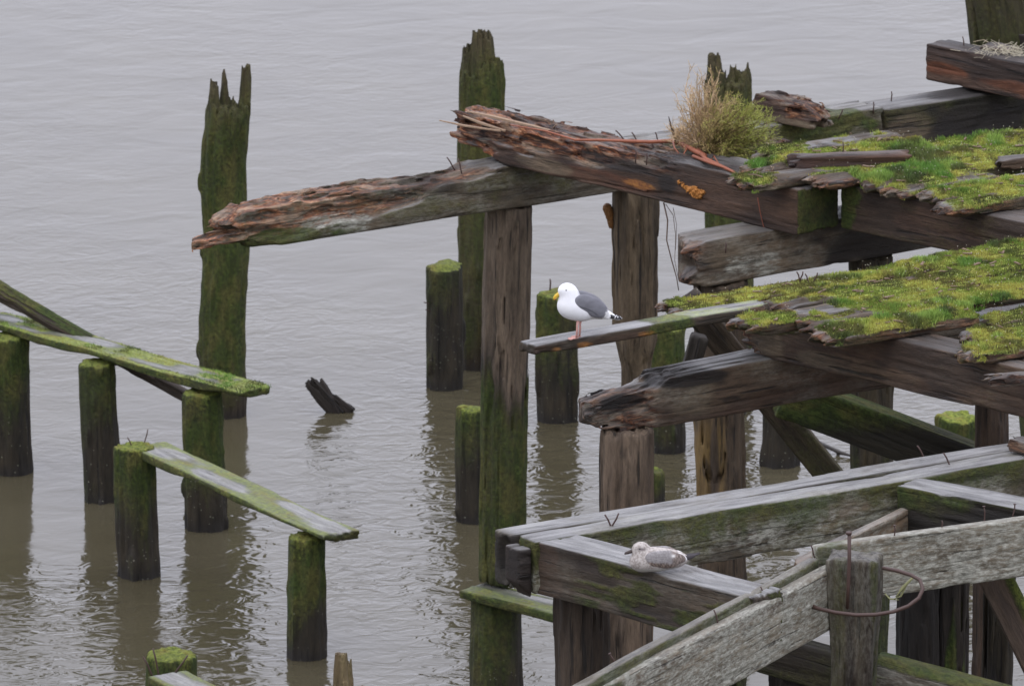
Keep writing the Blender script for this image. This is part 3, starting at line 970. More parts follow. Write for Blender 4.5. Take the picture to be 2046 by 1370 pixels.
stub = Timber("timber_offcut", frame(P(1069, 1190, z=ZC) - dB * .112 + nB * .015 + np.array([0, 0, -.015]), dB), .10, 'box', (.17, HC - .02), rag0=.0, rag1=.0, carve=lambda X, Y, Z, d, s: np.maximum(d, (.09 * sst(.12, .0, Z) - X) * .8), cell=(.02, .0125),
              paint=lambda A, v, w, n, s: (p_beam(((.03, .022, .018), (.07, .05, .04)), .5)(A, v, w, n, s), A.update(tar=.55 * sst(.8, .3, n[:, 2])))).tag("rotten dark block wedged at the left end of the doubled front beam", "offcut")
for (a, b, t, l) in ((1221, 1052, (-.5, 0), .09), (1222, 1052, (.5, 0), .10)):
    nail(capB7, a, b, z=ZB, length=l, tilt=t, r=.006)
for (a, b, t, l) in ((1845, 912, (-.55, 0), .085), (1897, 928, (-.5, 0), .09)):
    nail(capB7b, a, b, z=ZB, length=l, tilt=t, r=.006)
beam("timber_offcut", (2003, 902), (2070, 918), ZB + .01, .10, .2, 0, .2, rag0=.05, cell=(.02, .012), rot=lambda X, Y, Z, s: X * 0 + .3,
     paint=p_beam(((.05, .045, .038), (.12, .11, .095)), .4)).tag("rotten grey offcut lying on the near beam at the right edge", "offcut")

#======================================================== stringers (run down to the right)
def rotB2(X, Y, Z, s):
    n = (noi(X * 3, Y * 7, Z * 9, 9.3) - .5) * .25
    a = sst(.62, .35, X + n)
    b = sst(2.4, 1.7, X) * sst(.06, .14, Z + n * .5 - .05 * X)
    c = sst(2.75, 2.3, X) * sst(.2, .28, Z + n * .2)
    return np.clip(np.maximum(np.maximum(a, b), c), 0, 1)


strB2 = beam("beam", (882, 300), (1592, 471), ZB, HS, .43, 0, 0, rag0=.26, rag1=.0, cell=(.026, .0112), ragf=9, rot=rotB2, warp=.015,
             profile=([0, .12, .25, .6, 1.2, 1.9, 2.4, 9], [.27, .33, .38, .375, .33, .33, .335, .5], [.08, .05, .08, .02, -.1, -.1, -.1, -.1], 1.3),
             carve=lambda X, Y, Z, d, s: np.maximum(d, np.where(X < .5, (.07 - X * .12) - Z - Y * .2, -1)),
             paint=lambda A, v, w, n, s: (p_beam(((.040, .026, .021), (.105, .068, .05)), .8, .04, .0, tar=.55, patches=[
                 ('crust', 2.2, .10, .2, .03, .4), ('red', 1.9, .08, .5, .06, .5), ('brown', 1.5, .06, .6, .05, .6), ('pale', 1.15, .07, .3, .06, .6),
                 ('tar', 2.5, .16, .12, .08, .8), ('tar', 1.9, .22, .5, .05, .8), ('red', .4, .2, .3, .08, .7), ('brown', 2.9, .15, .4, .2, .7)])(A, v, w, n, s),
                 A.update(moss=np.where(n @ s.M[:3, 0] > .6, np.where(v[:, 0] > s.L - .1, .75, A['moss']), A['moss']),
                          glow=.75 * sst(2.6, 1.6, v[:, 0]) * sst(.42, .6, noi(v[:, 0] * 2.2, v[:, 1] * 8, v[:, 2] * 11, 12)),
                          top=A['top'] * (1 - .8 * sst(.5, .7, noi(v[:, 0] * 3, v[:, 1] * 9, v[:, 2] * 3, 2))))))
strB2.tag("dark rotten timber with orange fungus resting across the broken beam", "beam")
for (a, b, t, l) in ((1245, 277, (-.9, 0), .085), (1271, 279, (-.6, 0), .065), (1313, 277, (-.3, 0), .05), (1270, 318, (0, 0), .07), (1292, 322, (0, 0), .06)):
    nail(strB2, a, b, z=ZB + HS, length=l, tilt=t)
E0 = P(882, 300, z=ZB)
for pts, r in (([(878, 241), (930, 252), (1000, 262)], .010), ([(934, 223), (985, 234), (1060, 252), (1140, 272)], .014), ([(925, 232), (960, 246), (1010, 262)], .013),
               ([(1075, 262), (1105, 256), (1112, 249)], .007)):
    yy = -12.4 - np.linspace(0, .6, len(pts)) if pts[-1][0] > 1100 else -12.3 - np.linspace(0, .35, len(pts))
    pyobj("splinter", [tube([P(a, b, y=y_) for (a, b), y_ in zip(pts, yy)], [r * .5] + [r] * (len(pts) - 2) + [r * .7], 5)], TWIG, strB2.o, smooth=False)
strB2b = beam("beam", (1677, 457), (2046, 537), ZB, HS, .33, .0, .4, rag0=.01, paint=p_beam(
    ((.035, .026, .022), (.085, .062, .05)), .3, .12, .0, tar=.3, patches=[('moss', .05, .2, .14, .3, .8), ('brown', 1.0, .15, .5, .2, .6)])).tag(
    "dark brown timber under the upper mossy deck at right", "beam")
strB6 = beam("beam", (1462, 700), (2046, 836), ZB, HS, .30, 0, .5, rag0=.14, cell=(.03, .012), rot=lambda X, Y, Z, s: sst(.34, .12, X + (noi(X * 4, Y * 8, Z * 9, 2) - .5) * .25) * .6,
             paint=p_beam(((.045, .03, .024), (.11, .075, .055)), .3, .08, .05, patches=[
                 ('pale', .3, .12, .25, .12, .6), ('pale', 1.0, .08, .5, .07, .55), ('moss', .45, .25, .3, .08, .6), ('brown', 1.2, .2, .4, .2, .5), ('tar', 1.9, .2, .5, .2, .5)])).tag(
    "red-brown timber carrying the lower mossy deck", "beam")
pc = beam("timber_offcut", (1975, 782), (2080, 770), ZB + .26, .10, .14, -.0, 0, rag0=.15, cell=(.02, .0115), rot=lambda X, Y, Z, s: X * 0 + .35,
          paint=p_beam(((.03, .028, .026), (.10, .09, .08)), .6)).tag("grey rotten knotty offcut lying on the timber at the right edge", "offcut")
strB8 = beam("beam", (1069, 1187), (1500, 1300), ZC, HC, .30, 0, 0, rag0=.0, grain=.006, cell=(.035, .0125),
             paint=lambda A, v, w, n, s: (p_beam(((.035, .028, .024), (.085, .07, .055)), 1, .0, .1, patches=[('brown', .1, .2, .15, .3, .4)])(A, v, w, n, s),
                                          A.update(moss=(n[:, 2] < .5) * .55 * sst(.42, .60, noi(v[:, 0] * 6, v[:, 1] * 9, v[:, 2] * 34, 4) * .6 + noi(v[:, 0] * 3, v[:, 1] * 9, v[:, 2] * 9, 7) * .4) * sst(.2, .5, v[:, 0])))).tag(
    "dark front beam with green algae streaks that the sitting gull rests on", "beam")
strB9 = beam("beam", (1789, 1070), (2046, 1122), ZC, HC, .28, 0, .5, rag0=.01, paint=p_beam(
    ((.014, .013, .011), (.045, .04, .03)), 1, .5, .0, mosstop=.15, tar=.3)).tag("black-sided beam with a wet grey top and orange moss at the right edge", "beam")
strB13 = beam("beam", (1848, 161), (2046, 203), ZB, .30, .26, 0, .5, rag0=.01, cell=(.03, .012), paint=lambda A, v, w, n, s: (p_beam(
    ((.035, .025, .022), (.09, .055, .042)), .35, .0, .0, tar=.25, patches=[('red', .2, .12, .25, .06, .9), ('red', 1.0, .09, .4, .06, .8), ('brown', .5, .04, .6, .05, .7)])(A, v, w, n, s),
    A.update(tar=np.maximum(A['tar'], .5 * sst(.17, .22, v[:, 2]))))).tag("red-brown squared timber end jutting out at the top right", "beam")
nail(strB13, 1926, 93, z=ZB + .3, length=.08, tilt=(-.15, 0))
strB14 = beam("beam", (1985, 142), (2046, 155), ZB, .33, .2, 0, .5, rag0=.01, paint=p_beam(((.03, .022, .022), (.07, .05, .045)), .4)).tag(
    "short dark timber behind the red-brown one in the top right corner", "beam")
beam("timber_offcut", (1943, 100), (2010, 112), ZB + .295, .06, .2, 0, 0, rag0=.08, rag1=.05, cell=(.02, .0115), rot=lambda X, Y, Z, s: X * 0 + .25,
     paint=p_beam(((.03, .028, .025), (.08, .07, .06)), .4)).tag("dark bark slab lying on the red-brown timber at top right", "offcut")
rc1 = beam("timber_offcut", (1500, 236), (1640, 263), ZB, .21, .26, 0, 0, rag0=.02, rag1=.16, cell=(.022, .0112), rot=lambda X, Y, Z, s: sst(.05, .13, Z + (noi(X * 5, Y * 9, Z * 9, 7) - .5) * .1 - .08 * (X < .35)),
           profile=([0, .2, .42, .55, .7, 2], [.25, .24, .21, .15, .07, .05]),
           paint=p_beam(((.055, .035, .028), (.12, .075, .055)), .2, patches=[('pale', .4, .03, .4, .04, .8)])).tag(
    "rotten red-brown timber remnant right of the bush on the wet beam", "offcut")
rc2 = beam("timber_offcut", (1490, 295), (1568, 310), ZB - .03, .09, .2, 0, 0, rag0=.02, rag1=.2, cell=(.022, .0112), rot=lambda X, Y, Z, s: X * 0 + .6,
           paint=p_beam(((.07, .04, .03), (.15, .085, .06)), .2)).tag("small red rotten splinter of timber below the bush's right side", "offcut")

#======================================================== braces
slant("brace", (1372, 592), (1712, 1020), -16.6, -15.6, .10, .20, grain=.006, paint=lambda A, v, w, n, s: (
    A.update(base=cols((.045, .034, .03), (.10, .085, .065), noi(v[:, 0], v[:, 1] * 20, v[:, 2] * 20, 3)) * (1 - .3 * sst(.8, .2, v[:, 0]))[:, None],
             moss=.65 * sst(1.0, 1.6, v[:, 0]) * noi(v[:, 0] * 2, v[:, 1] * 9, v[:, 2] * 14, 3)))).tag(
    "grey slanting brace board going down to the right under the middle beam", "brace")
slant("brace", (1560, 785), (2010, 955), -17.2, -17.0, .22, .30, grain=.006, paint=lambda A, v, w, n, s: A.update(
    base=cols((.012, .012, .009), (.03, .028, .018), noi(v[:, 0], v[:, 1] * 12, v[:, 2] * 12, 3)),
    moss=.8 * sst(1.15, .4, v[:, 0] - v[:, 2] * 2 + .5) + .35 * (n[:, 2] > .5))).tag("big blackish-green slanting timber under the lower deck", "brace")
slant("brace", (1397, 668), (1372, 760), -16.9, -16.9, .12, .13, rag0=.0, paint=lambda A, v, w, n, s: A.update(
    base=np.tile([.028, .025, .022], (len(v), 1)))).tag("dark squared brace stub showing just above the middle beam", "brace")
slant("brace", (1972, 1120), (2110, 1395), -22.7, -22.7, .10, .215, grain=.006, paint=lambda A, v, w, n, s: A.update(
    base=cols((.05, .038, .033), (.115, .09, .075), noi(v[:, 0], v[:, 1] * 20, v[:, 2] * 20, 3)),
    moss=.95 * sst(.13, .19, v[:, 2] + (noi(v[:, 0] * 2, v[:, 1] * 9, v[:, 2] * 14, 3) - .5) * .08), bright=.3 * sst(.15, .2, v[:, 2]))).tag(
    "slanting brace board with a yellow-green edge at the right picture edge", "brace")
slant("log", (1745, 1340), (2120, 1440), -23.5, -23.7, .26, .26, carve=lambda X, Y, Z, d, s: np.maximum(d, np.sqrt((Y - .13) ** 2 + (Z - .13) ** 2) - .135 - .02 * noi(X * 3, Y * 5, Z * 5, 4)), paint=lambda A, v, w, n, s: A.update(
    base=cols((.05, .045, .038), (.13, .11, .09), noi(v[:, 0] * 2, v[:, 1] * 9, v[:, 2] * 9, 3)), moss=.8 * sst(.2, .7, n[:, 2]),
    lich=.4 + 0 * v[:, 0])).tag("mossy-topped log crossing low at the bottom right corner", "log")
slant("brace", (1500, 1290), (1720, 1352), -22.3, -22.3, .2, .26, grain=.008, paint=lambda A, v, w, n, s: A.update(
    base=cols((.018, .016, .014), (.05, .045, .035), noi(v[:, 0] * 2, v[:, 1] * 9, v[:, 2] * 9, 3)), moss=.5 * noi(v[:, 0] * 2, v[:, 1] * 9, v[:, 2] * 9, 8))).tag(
    "dark cross timber below the pale front board", "brace")  # blackish base colour with patchy moss
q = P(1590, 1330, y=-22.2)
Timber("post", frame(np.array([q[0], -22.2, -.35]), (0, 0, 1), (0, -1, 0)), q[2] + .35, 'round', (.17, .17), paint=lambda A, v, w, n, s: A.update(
    base=cols((.014, .012, .011), (.035, .03, .025), noi(v[:, 0], v[:, 1] * 20, v[:, 2] * 20, 3)))).tag("dark post under the pale front board", "post")  # blackish base colour, toned along the grain

#======================================================== front boards, post and hoop
LICH = dict(base=((.13, .12, .10), (.27, .255, .215)), topw=.55, lich=1.0)
bdA = beamt("board", (1180, 1362), (1640, 1110), 4.56, .36, .36, .075, 1.0, 0.0, rag1=.0, grain=.005, warp=.02, cell=(.035, .0115),
            paint=p_beam(((.07, .065, .045), (.17, .155, .12)), .35, .3, .8, streak=.5)).tag("mossy edge-on board behind the wide pale board at the bottom", "board")
bdA2 = beamt("board", (1592, 1126), (1838, 1004), 4.40, .30, .30, .07, 0, 0.0, rag0=.1, rag1=.02, grain=.008, crackd=.01, cell=(.03, .0115),
             paint=p_beam(((.12, .085, .06), (.25, .19, .14)), .5, .0, .6)).tag("tan broken board end pointing up behind the hoop post", "board")
bdB = beamt("board", (1210, 1368), (1672, 1130), 4.50, .41, .41, .085, 1.2, 0.26, rag1=.04, grain=.005, warp=.02, cell=(.035, .0115),
            paint=p_beam(LICH['base'], .3, .04, 1.0, patches=[('lich', 1, .2, 2, .3, 1), ('lich', 3, .2, 2, .3, 1), ('brown', 2.2, .36, 2.5, .03, .5), ('moss', .9, .36, .6, .05, .6)])).tag(
    "wide pale lichen-covered board slanting up from the bottom edge to the hoop post", "board")
for (a, b, t, l) in ((1231, 1330, (-.5, 0), .085), (1303, 1308, (-.4, 0), .06), (1434, 1243, (-.3, 0), .085), (1526, 1192, (-.3, 0), .07)):
    nail(bdB, a, b, y=bdB.M[1, 3] + .0 if False else P(a, b, z=4.5)[1], length=l, tilt=t, r=.005, head=a == 1231)
bdC = beam("board", (1632, 1212), (2045, 1151), 4.20, .385, .09, 0, .5, rag0=.01, grain=.005, cell=(.035, .0115),
           paint=p_beam(LICH['base'], .35, .06, 1.0, patches=[('lich', .5, .2, 3, .4, 1), ('tar', 1.6, .25, .1, .08, .45), ('moss', .15, .3, .2, .15, .5)])).tag(
    "pale grey lichen-covered board running to the right edge behind the rusty hoop", "board")
for (a, b, t, l, hd) in ((1625, 1105, (-.3, 0), .055, 0), (1787, 1070, (.0, 0), .065, 1), (1882, 1052, (0, 0), .04, 0), (1967, 1039, (-.05, 0), .09, 1), (2024, 1028, (.15, 0), .07, 1)):
    nail(bdC, a, b, y=P(a, b, z=4.585)[1], length=l, tilt=t, r=.005, head=bool(hd))
FPt = P(1722, 1096, z=4.58)
FPt[1] -= .16
FPo = Timber("post", frame(np.array([FPt[0] + .145, FPt[1] + .12, -.35]), (0, 0, 1), (-.25, -1, 0)), 4.93, 'box', (.33, .25), rag1=.02,
             grain=.014, crackd=.02, cell=(.03, .0115), warp=.015,
             carve=lambda X, Y, Z, d, s: d + .05 * noi(X * .9, Y * 13, Z * 13, 31) * sst(4.90, 3.95, X) + .02 * blk(X * 1.2, Y * 34, Z * 34, 3) * sst(4.85, 4.15, X),
             paint=lambda A, v, w, n, s: A.update(base=cols((.028, .019, .014), (.08, .072, .056), sst(.3, .7, noi(v[:, 0] * .8, v[:, 1] * 16, v[:, 2] * 16, 3))),
                                                  lich=.2 * sst(3.85, 4.55, v[:, 0]) + .12 * noi(v[:, 0] * .8, v[:, 1] * 9, v[:, 2] * 9, 3),
                                                  moss=.42 * sst(.5, .8, noi(v[:, 0] * .8, v[:, 1] * 9, v[:, 2] * 9, 13)), top=.25 * sst(.6, .9, n[:, 2]))).tag(
    "furrowed grey front post with a rusty rod and hoop against it", "post")
yf = FPt[1] - .15
# loose mossy fibres on the post
def fibre(pts, r=.008):
    return tube([P(a, b, y=yf - .03 - .02 * i) for i, (a, b) in enumerate(pts)], [r * .6] + [r] * (len(pts) - 2) + [r * .4], 5)


pyobj("moss_strand", [fibre([(1825, 1152), (1805, 1172), (1790, 1192)], .012), fibre([(1768, 1185), (1778, 1196), (1796, 1198)], .006), fibre([(1815, 1160), (1800, 1190), (1786, 1196)], .008)],
      simple("dry_moss", (.16, .16, .07), .8), FPo.o)
RUST = simple("rust", (.05, .026, .019), .6, .35, 120)
rod = pyobj("rod", [tube([P(1697, 1064, y=yf), P(1697, 1120, y=yf), P(1695, 1170, y=yf - .005), P(1693, 1215, y=yf + .01)], [.0125, .0125, .012, .011], 10),
                    tube([P(1696, 1062, y=yf), P(1696, 1067, y=yf)], [.02, .018], 10)], RUST)
tag(rod, "upright rusty iron rod standing against the front post", "rod")
hp = [(1617, 1208), (1634, 1215), (1670, 1223), (1712, 1228), (1750, 1227), (1786, 1221), (1815, 1210), (1836, 1194), (1844, 1176), (1838, 1158), (1820, 1148), (1795, 1140), (1764, 1134)]
yh = [0, -.06, -.12, -.17, -.2, -.22, -.22, -.2, -.17, -.12, -.08, -.02, .05]
hoop = pyobj("hoop", [tube([P(a, b, y=yf - .03 + d) for (a, b), d in zip(hp, yh)], [.017] + [.0125] * 12, 12)], RUST)
tag(hoop, "bent rusty iron hoop curving around the front post", "hoop")

#======================================================== mossy decks
BLADES = {}


def deckplank(parent, x0, x1, y_at, xref, dyoff, seed_moss, thick=TH, w=.272, **k):
    a = (x0, y_at - .166 * (x0 - xref) + dyoff); b = (x1, y_at - .166 * (x1 - xref) + dyoff)

    def carve(X, Y, Z, d, s):
        m = sst(.38, .62, noi(X * 1.7, Y * 4 + seed_moss, Z * 0, 77) * .6 + noi(X * 6, Y * 9, Z * 0, 78) * .4)
        d = d - .022 * m * (Z > thick * .5) * sst(-.02, .05, X)
        return d

    def paint(A, v, w_, n, s):
        q = noi(v[:, 0] * 1.7, v[:, 1] * 4 + seed_moss, v[:, 2] * 0, 77); q2 = noi(v[:, 0] * 7, v[:, 1] * 9, v[:, 2] * 9, s.seed)
        q3 = noi(w_[:, 0] * 2.2, w_[:, 1] * 2.2, w_[:, 2] * 0, 41)
        up = sst(.15, .55, n[:, 2])
        A['base'] = cols((.03, .024, .018), (.13, .105, .08), noi(v[:, 0] * 2, v[:, 1] * 14, v[:, 2] * 20, s.seed + 3))
        cov = sst(.315, .47, q * .45 + q2 * .3 + q3 * .35 + .13 * sst(.25, .9, v[:, 0] / 1.5) - .10 * sst(.05, .0, v[:, 1]) - .04)
        A['bright'] = up * cov * sst(.0, .12, v[:, 0] - .1 * q2)
        A['top'] = .55 * sst(.7, .95, n[:, 2]) * (1 - A['bright']) * sst(.35, .6, q2)
        A['moss'] = (1 - up) * .5 * q2
        A['rot'] = np.clip(A['rot'], 0, 1) * (1 - A['bright'])
    t = beamt("plank", a, b, ZT, thick, thick, w, 0, 0, rag0=.16, rag1=.02, ragf=11, carve=carve, paint=paint, warp=.014, grain=.007, crackd=.01,
              rot=lambda X, Y, Z, s: .6 * sst(.05, -.01, Y + (noi(X * 3, Y * 0, Z * 0, s.seed) - .45) * .12) + .6 * sst(.22, .02, X), cell=(.03, .012), parent=parent, **k)
    return t


def deck(name, label, anchor, rows, yref, xref, step):
    o = bpy.data.objects.new(name, None); COL.objects.link(o)
    mw = Matrix.Translation(Vector(anchor)); o.matrix_basis = mw; MW[o.name] = mw
    tag(o, label, "deck")
    out = []
    for i, (k, x0, x1, dy) in enumerate(rows):
        out.append(deckplank(o, x0, x1, yref, xref, k * step + dy, i * 3.7))
    return o, out


lowdeck, LP = deck("wharf_deck", "lower moss-covered plank deck with broken left ends beside the standing gull", P(1700, 640, z=ZT),
                   [(0, 1347, 2130, 0), (1, 1552, 2130, 0), (2, 1492, 2130, 5), (3, 1625, 2130, 2), (4, 1652, 1960, 0), (5, 1985, 2130, 0), (6, 1955, 2130, 0), (7, 1938, 2130, 0)],
                   598, 1500, 26.6)
updeck, UP = deck("wharf_deck", "upper moss-covered plank deck right of the bush", P(1750, 330, z=ZT),
                  [(0, 1535, 1815, 0), (1, 1508, 1840, 0), (2, 1488, 2130, 2), (3, 1640, 2130, 0), (4, 1745, 2130, 0), (5, 1800, 2000, 0), (6, 1872, 2130, 0), (7, 1888, 2130, 2)],
                  304, 1600, 23.3)
gpl = beamt("plank", (1068, 692), (1548, 605), ZT, .075, .075, .19, 0, .0, rag0=.02, rag1=.08, grain=.005, cell=(.03, .0115), warp=.01,
            rot=lambda X, Y, Z, s: .35 * sst(.03, .0, Y) * sst(.5, .6, noi(X * 3, Y * 0, Z * 9, 3)), paint=lambda A, v, w, n, s: (
                p_beam(((.03, .025, .02), (.085, .07, .05)), 1, .1, .0, patches=[('crust', .2, .02, .05, .02, .3), ('crust', .42, .02, .06, .02, .4), ('crust', .95, .02, .07, .02, .35), ('brown', .7, .03, .3, .03, .6), ('moss', 1.15, .03, .2, .1, .8)])(A, v, w, n, s),
                A.update(bright=sst(.5, .8, n[:, 2]) * .4 * sst(.9, 1.2, v[:, 0]) * sst(.4, .6, noi(v[:, 0] * 5, v[:, 1] * 12, v[:, 2], 4))))).tag(
    "narrow wet plank jutting out to the left that the standing gull perches on", "plank")
nail(gpl, 1222, 683, y=gpl.M[1, 3] + .35, length=-.05, r=.005)
lg = beamt("log", (1578, 314), (1826, 305), ZT + .09, .10, .10, .16, 0, 0, rag0=.12, rag1=.08, cell=(.025, .0115), grain=.009,
           carve=lambda X, Y, Z, d, s: np.maximum(d, np.sqrt((Y - .08) ** 2 + (Z - .02) ** 2) - .095),
           paint=p_beam(((.06, .03, .024), (.17, .09, .06)), .35, tar=.4)).tag("red-brown split log lying on the upper mossy deck", "log")
nail(lg, 1684, 305, z=ZT + .08, length=.08)
chip = beamt("log", (1996, 322), (2090, 312), ZT + .05, .08, .08, .14, 0, 0, rag0=.1, cell=(.025, .0115),
             paint=p_beam(((.05, .035, .025), (.12, .085, .06)), .3)).tag("small brown wood slab on the upper deck at the right edge", "log")

#--- moss blades
def attr_mat(name, rough=.7, trans=.0):
    t = NT(name)
    c = t.attr("base")
    t.put(t.b.inputs["Base Color"], c); t.b.inputs["Roughness"].default_value = rough
    if trans:
        t.b.inputs["Transmission Weight"].default_value = 0
    return t.m


BL = attr_mat("moss_blades", .75)
r2 = np.random.default_rng(11)


def blades(name, timbers, n, h, label, cat, parent=None, thr=.35, seeds=0):
    W = np.concatenate([t.W[(t.B > thr) & (t.N[:, 2] > .35)] for t in timbers])
    i = r2.integers(0, len(W), n)
    p = W[i] + r2.normal(0, .012, (n, 3)) * [1, 1, .15]
    g = noi(p[:, 0] * 2.3, p[:, 1] * 2.3, p[:, 0] * 0, 3); g2 = noi(p[:, 0] * 9, p[:, 1] * 9, p[:, 0] * 0, 5)
    patch = sst(.48, .66, g * .6 + g2 * .4)                   # grassier patches stand higher and greener
    hh = h * (.4 + .9 * r2.random(n) ** 1.5) * (.55 + 1.5 * patch)
    th = r2.random(n) * 2 * math.pi
    lean = r2.normal(0, .35, (n, 2))
    wv = np.column_stack([np.cos(th), np.sin(th), 0 * th]) * (.0028 + .002 * r2.random(n))[:, None]
    tip = p + np.column_stack([lean[:, 0] * hh, lean[:, 1] * hh, hh])
    v = np.stack([p - wv - [0, 0, .006], p + wv - [0, 0, .006], tip], 1).reshape(-1, 3)
    f = np.arange(n * 3).reshape(-1, 3)
    y = sst(.4, .6, noi(p[:, 0] * 4, p[:, 1] * 4, p[:, 0] * 0, 9))
    c = cols((.20, .27, .03), (.44, .42, .07), y) * (1 - patch[:, None]) + cols((.13, .28, .035), (.27, .41, .07), y) * patch[:, None]
    rd = (r2.random(n) < .06) & (patch < .4)
    c[rd] = (.22, .12, .04)
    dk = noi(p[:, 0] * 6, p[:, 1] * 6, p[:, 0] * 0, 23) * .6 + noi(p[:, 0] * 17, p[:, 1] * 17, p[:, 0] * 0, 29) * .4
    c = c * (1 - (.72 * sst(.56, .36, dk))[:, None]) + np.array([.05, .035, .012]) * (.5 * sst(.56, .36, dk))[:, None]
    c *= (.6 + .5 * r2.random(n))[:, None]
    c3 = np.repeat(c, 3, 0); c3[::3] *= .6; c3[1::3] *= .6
    parts = [(v, c3)]
    if seeds:
        j = r2.integers(0, len(W), seeds)
        q = W[j]; hs_ = .03 + .04 * r2.random(seeds)
        for d in ((0, 0, 0),):
            s_ = .0034
            vv = np.stack([q + np.array([-s_, 0, 0]) + hs_[:, None] * [0, 0, 1], q + np.array([s_, 0, 0]) + hs_[:, None] * [0, 0, 1], q + np.array([0, 0, s_ * 2]) + hs_[:, None] * [0, 0, 1]], 1).reshape(-1, 3)
            parts.append((vv, np.tile([.45, .42, .34], (seeds * 3, 1))))
            vs = np.stack([q - [.001, 0, 0], q + [.001, 0, 0], q + hs_[:, None] * [0, 0, 1.05]], 1).reshape(-1, 3)
            parts.append((vs, np.tile([.12, .07, .03], (seeds * 3, 1))))
    V = np.concatenate([a for a, _ in parts]); Cc = np.concatenate([b for _, b in parts])
    F = np.arange(len(V)).reshape(-1, 3)
    me = mesh_np(name, V, F, False, dict(base=np.column_stack([Cc, np.ones(len(Cc))])), BL)
    o = put(name, me, Matrix.Identity(4))
    tag(o, label, cat, kind="stuff")
    return o


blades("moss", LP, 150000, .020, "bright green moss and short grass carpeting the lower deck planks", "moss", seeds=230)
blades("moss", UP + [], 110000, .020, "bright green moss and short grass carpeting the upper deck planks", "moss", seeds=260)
blades("moss", [plank1, plank2, sill, pileD, pileF], 9000, .008, "thin fringe of moss on the low planks and piling heads at left", "moss", thr=.5)

LIT = simple("wood_litter", (.13, .085, .05), .8, .6, 30)
for nm, TS, lab, nn_ in (("litter", LP, "scattered bark chips and dead stalks lying on the lower mossy deck", 170), ("litter", UP, "scattered bark chips and dead stalks lying on the upper mossy deck", 130)):
    W = np.concatenate([t.W[(t.N[:, 2] > .5)] for t in TS]); q_ = W[r2.integers(0, len(W), nn_)]
    parts = []
    for p_ in q_:
        th = r2.random() * 6.28; l = r2.uniform(.008, .035); w_ = l * r2.uniform(.12, .5); hz_ = r2.uniform(.006, .016)
        a_ = np.array([math.cos(th), math.sin(th), r2.normal(0, .15)]); b_ = np.array([-math.sin(th), math.cos(th), 0])
        c_ = p_ + [0, 0, hz_]
        v_ = [c_ - a_ * l - b_ * w_, c_ + a_ * l - b_ * w_ * .6, c_ + a_ * l + b_ * w_ * .4, c_ - a_ * l + b_ * w_]
        v_ += [x_ + np.array([0, 0, .006]) for x_ in v_]
        parts.append((v_, [(3, 2, 1, 0), (4, 5, 6, 7), (0, 1, 5, 4), (1, 2, 6, 5), (2, 3, 7, 6), (3, 0, 4, 7)]))
    tag(pyobj(nm, parts, LIT, smooth=False), lab, "litter", kind="stuff")

#======================================================== fungus on the brown post
def blob(name, ells, org, scale, k, cell, mat, parent, colr, disp=.0):
    """smooth union of ellipsoids in a local pixel-like frame; ells = (x,y,z, rx,ry,rz, tilt)"""
    P0 = np.array([[e[0] - e[3] * 1.3, e[1] - e[4] * 1.3, e[2] - max(e[3], e[5]) * 1.3] for e in ells]).min(0) - 3
    P1 = np.array([[e[0] + e[3] * 1.3, e[1] + e[4] * 1.3, e[2] + max(e[3], e[5]) * 1.3] for e in ells]).max(0) + 3
    ax = [np.arange(P0[i], P1[i], cell).astype(np.float32) for i in range(3)]
    X, Y, Z = np.meshgrid(*ax, indexing='ij')
    D = None
    for e in ells:
        a = math.radians(e[6] if len(e) > 6 else 0)
        x, y, z = X - e[0], Y - e[1], Z - e[2]
        xr, zr = x * math.cos(a) + z * math.sin(a), -x * math.sin(a) + z * math.cos(a)
        q = np.sqrt((xr / e[3]) ** 2 + (y / e[4]) ** 2 + (zr / e[5]) ** 2)
        q2 = np.sqrt((xr / e[3] ** 2) ** 2 + (y / e[4] ** 2) ** 2 + (zr / e[5] ** 2) ** 2) + 1e-6
        d = q * (q - 1) / q2
        kk = e[7] if len(e) > 7 else k
        if D is None: D = d
        else:
            h = np.clip(.5 + .5 * (D - d) / kk, 0, 1)
            D = D * (1 - h) + d * h - kk * h * (1 - h)
    if disp: D = D + (noi(X * .35, Y * .35, Z * .35, 3) - .5) * disp
    v, f = snet(D, [a[0] for a in ax], (cell,) * 3)
    return v, f


CRUST = simple("orange_fungus", (.19, .085, .022), .75, .6, 50)
vf = blob("f", [(0, 0, 0, 9, 12, 17, 8), (4, 0, -20, 7, 9, 14, 5), (-4, 0, 10, 9, 11, 9)], None, 1, 5, 1.1, None, None, None, disp=2.5)
fz = P(1217, 425, y=P2.M[1, 3] - .02)
vw = fz + vf[0] * [.0038, .0038, .0038]
pyobj("bracket_fungus", [(vw, vf[1].tolist())], CRUST, P2.o)
# lumpy crust on the dark timber
fc = face_local(strB2.M, 1382, 381)
fw = strB2.M[:3, :3] @ (np.array([fc[0], -.0, fc[2]])) + strB2.M[:3, 3]
vf = blob("f", [(0, 0, 0, 20, 4, 7, -12), (20, 0, -4, 13, 5, 9, 10), (-22, 0, 6, 10, 3, 4, -20), (10, 0, 4, 10, 5, 6, 0), (33, 0, 3, 6, 3, 4, 0), (-34, 0, 10, 5, 2, 2.5, 0)], None, 1, 3, 1.0, None, None, None, disp=9)
pyobj("fungus_crust", [(fw + (vf[0] * .0037) @ strB2.M[:3, :3].T, vf[1].tolist())], simple("orange_crust", (.30, .12, .02), .8, .6, 90), strB2.o)

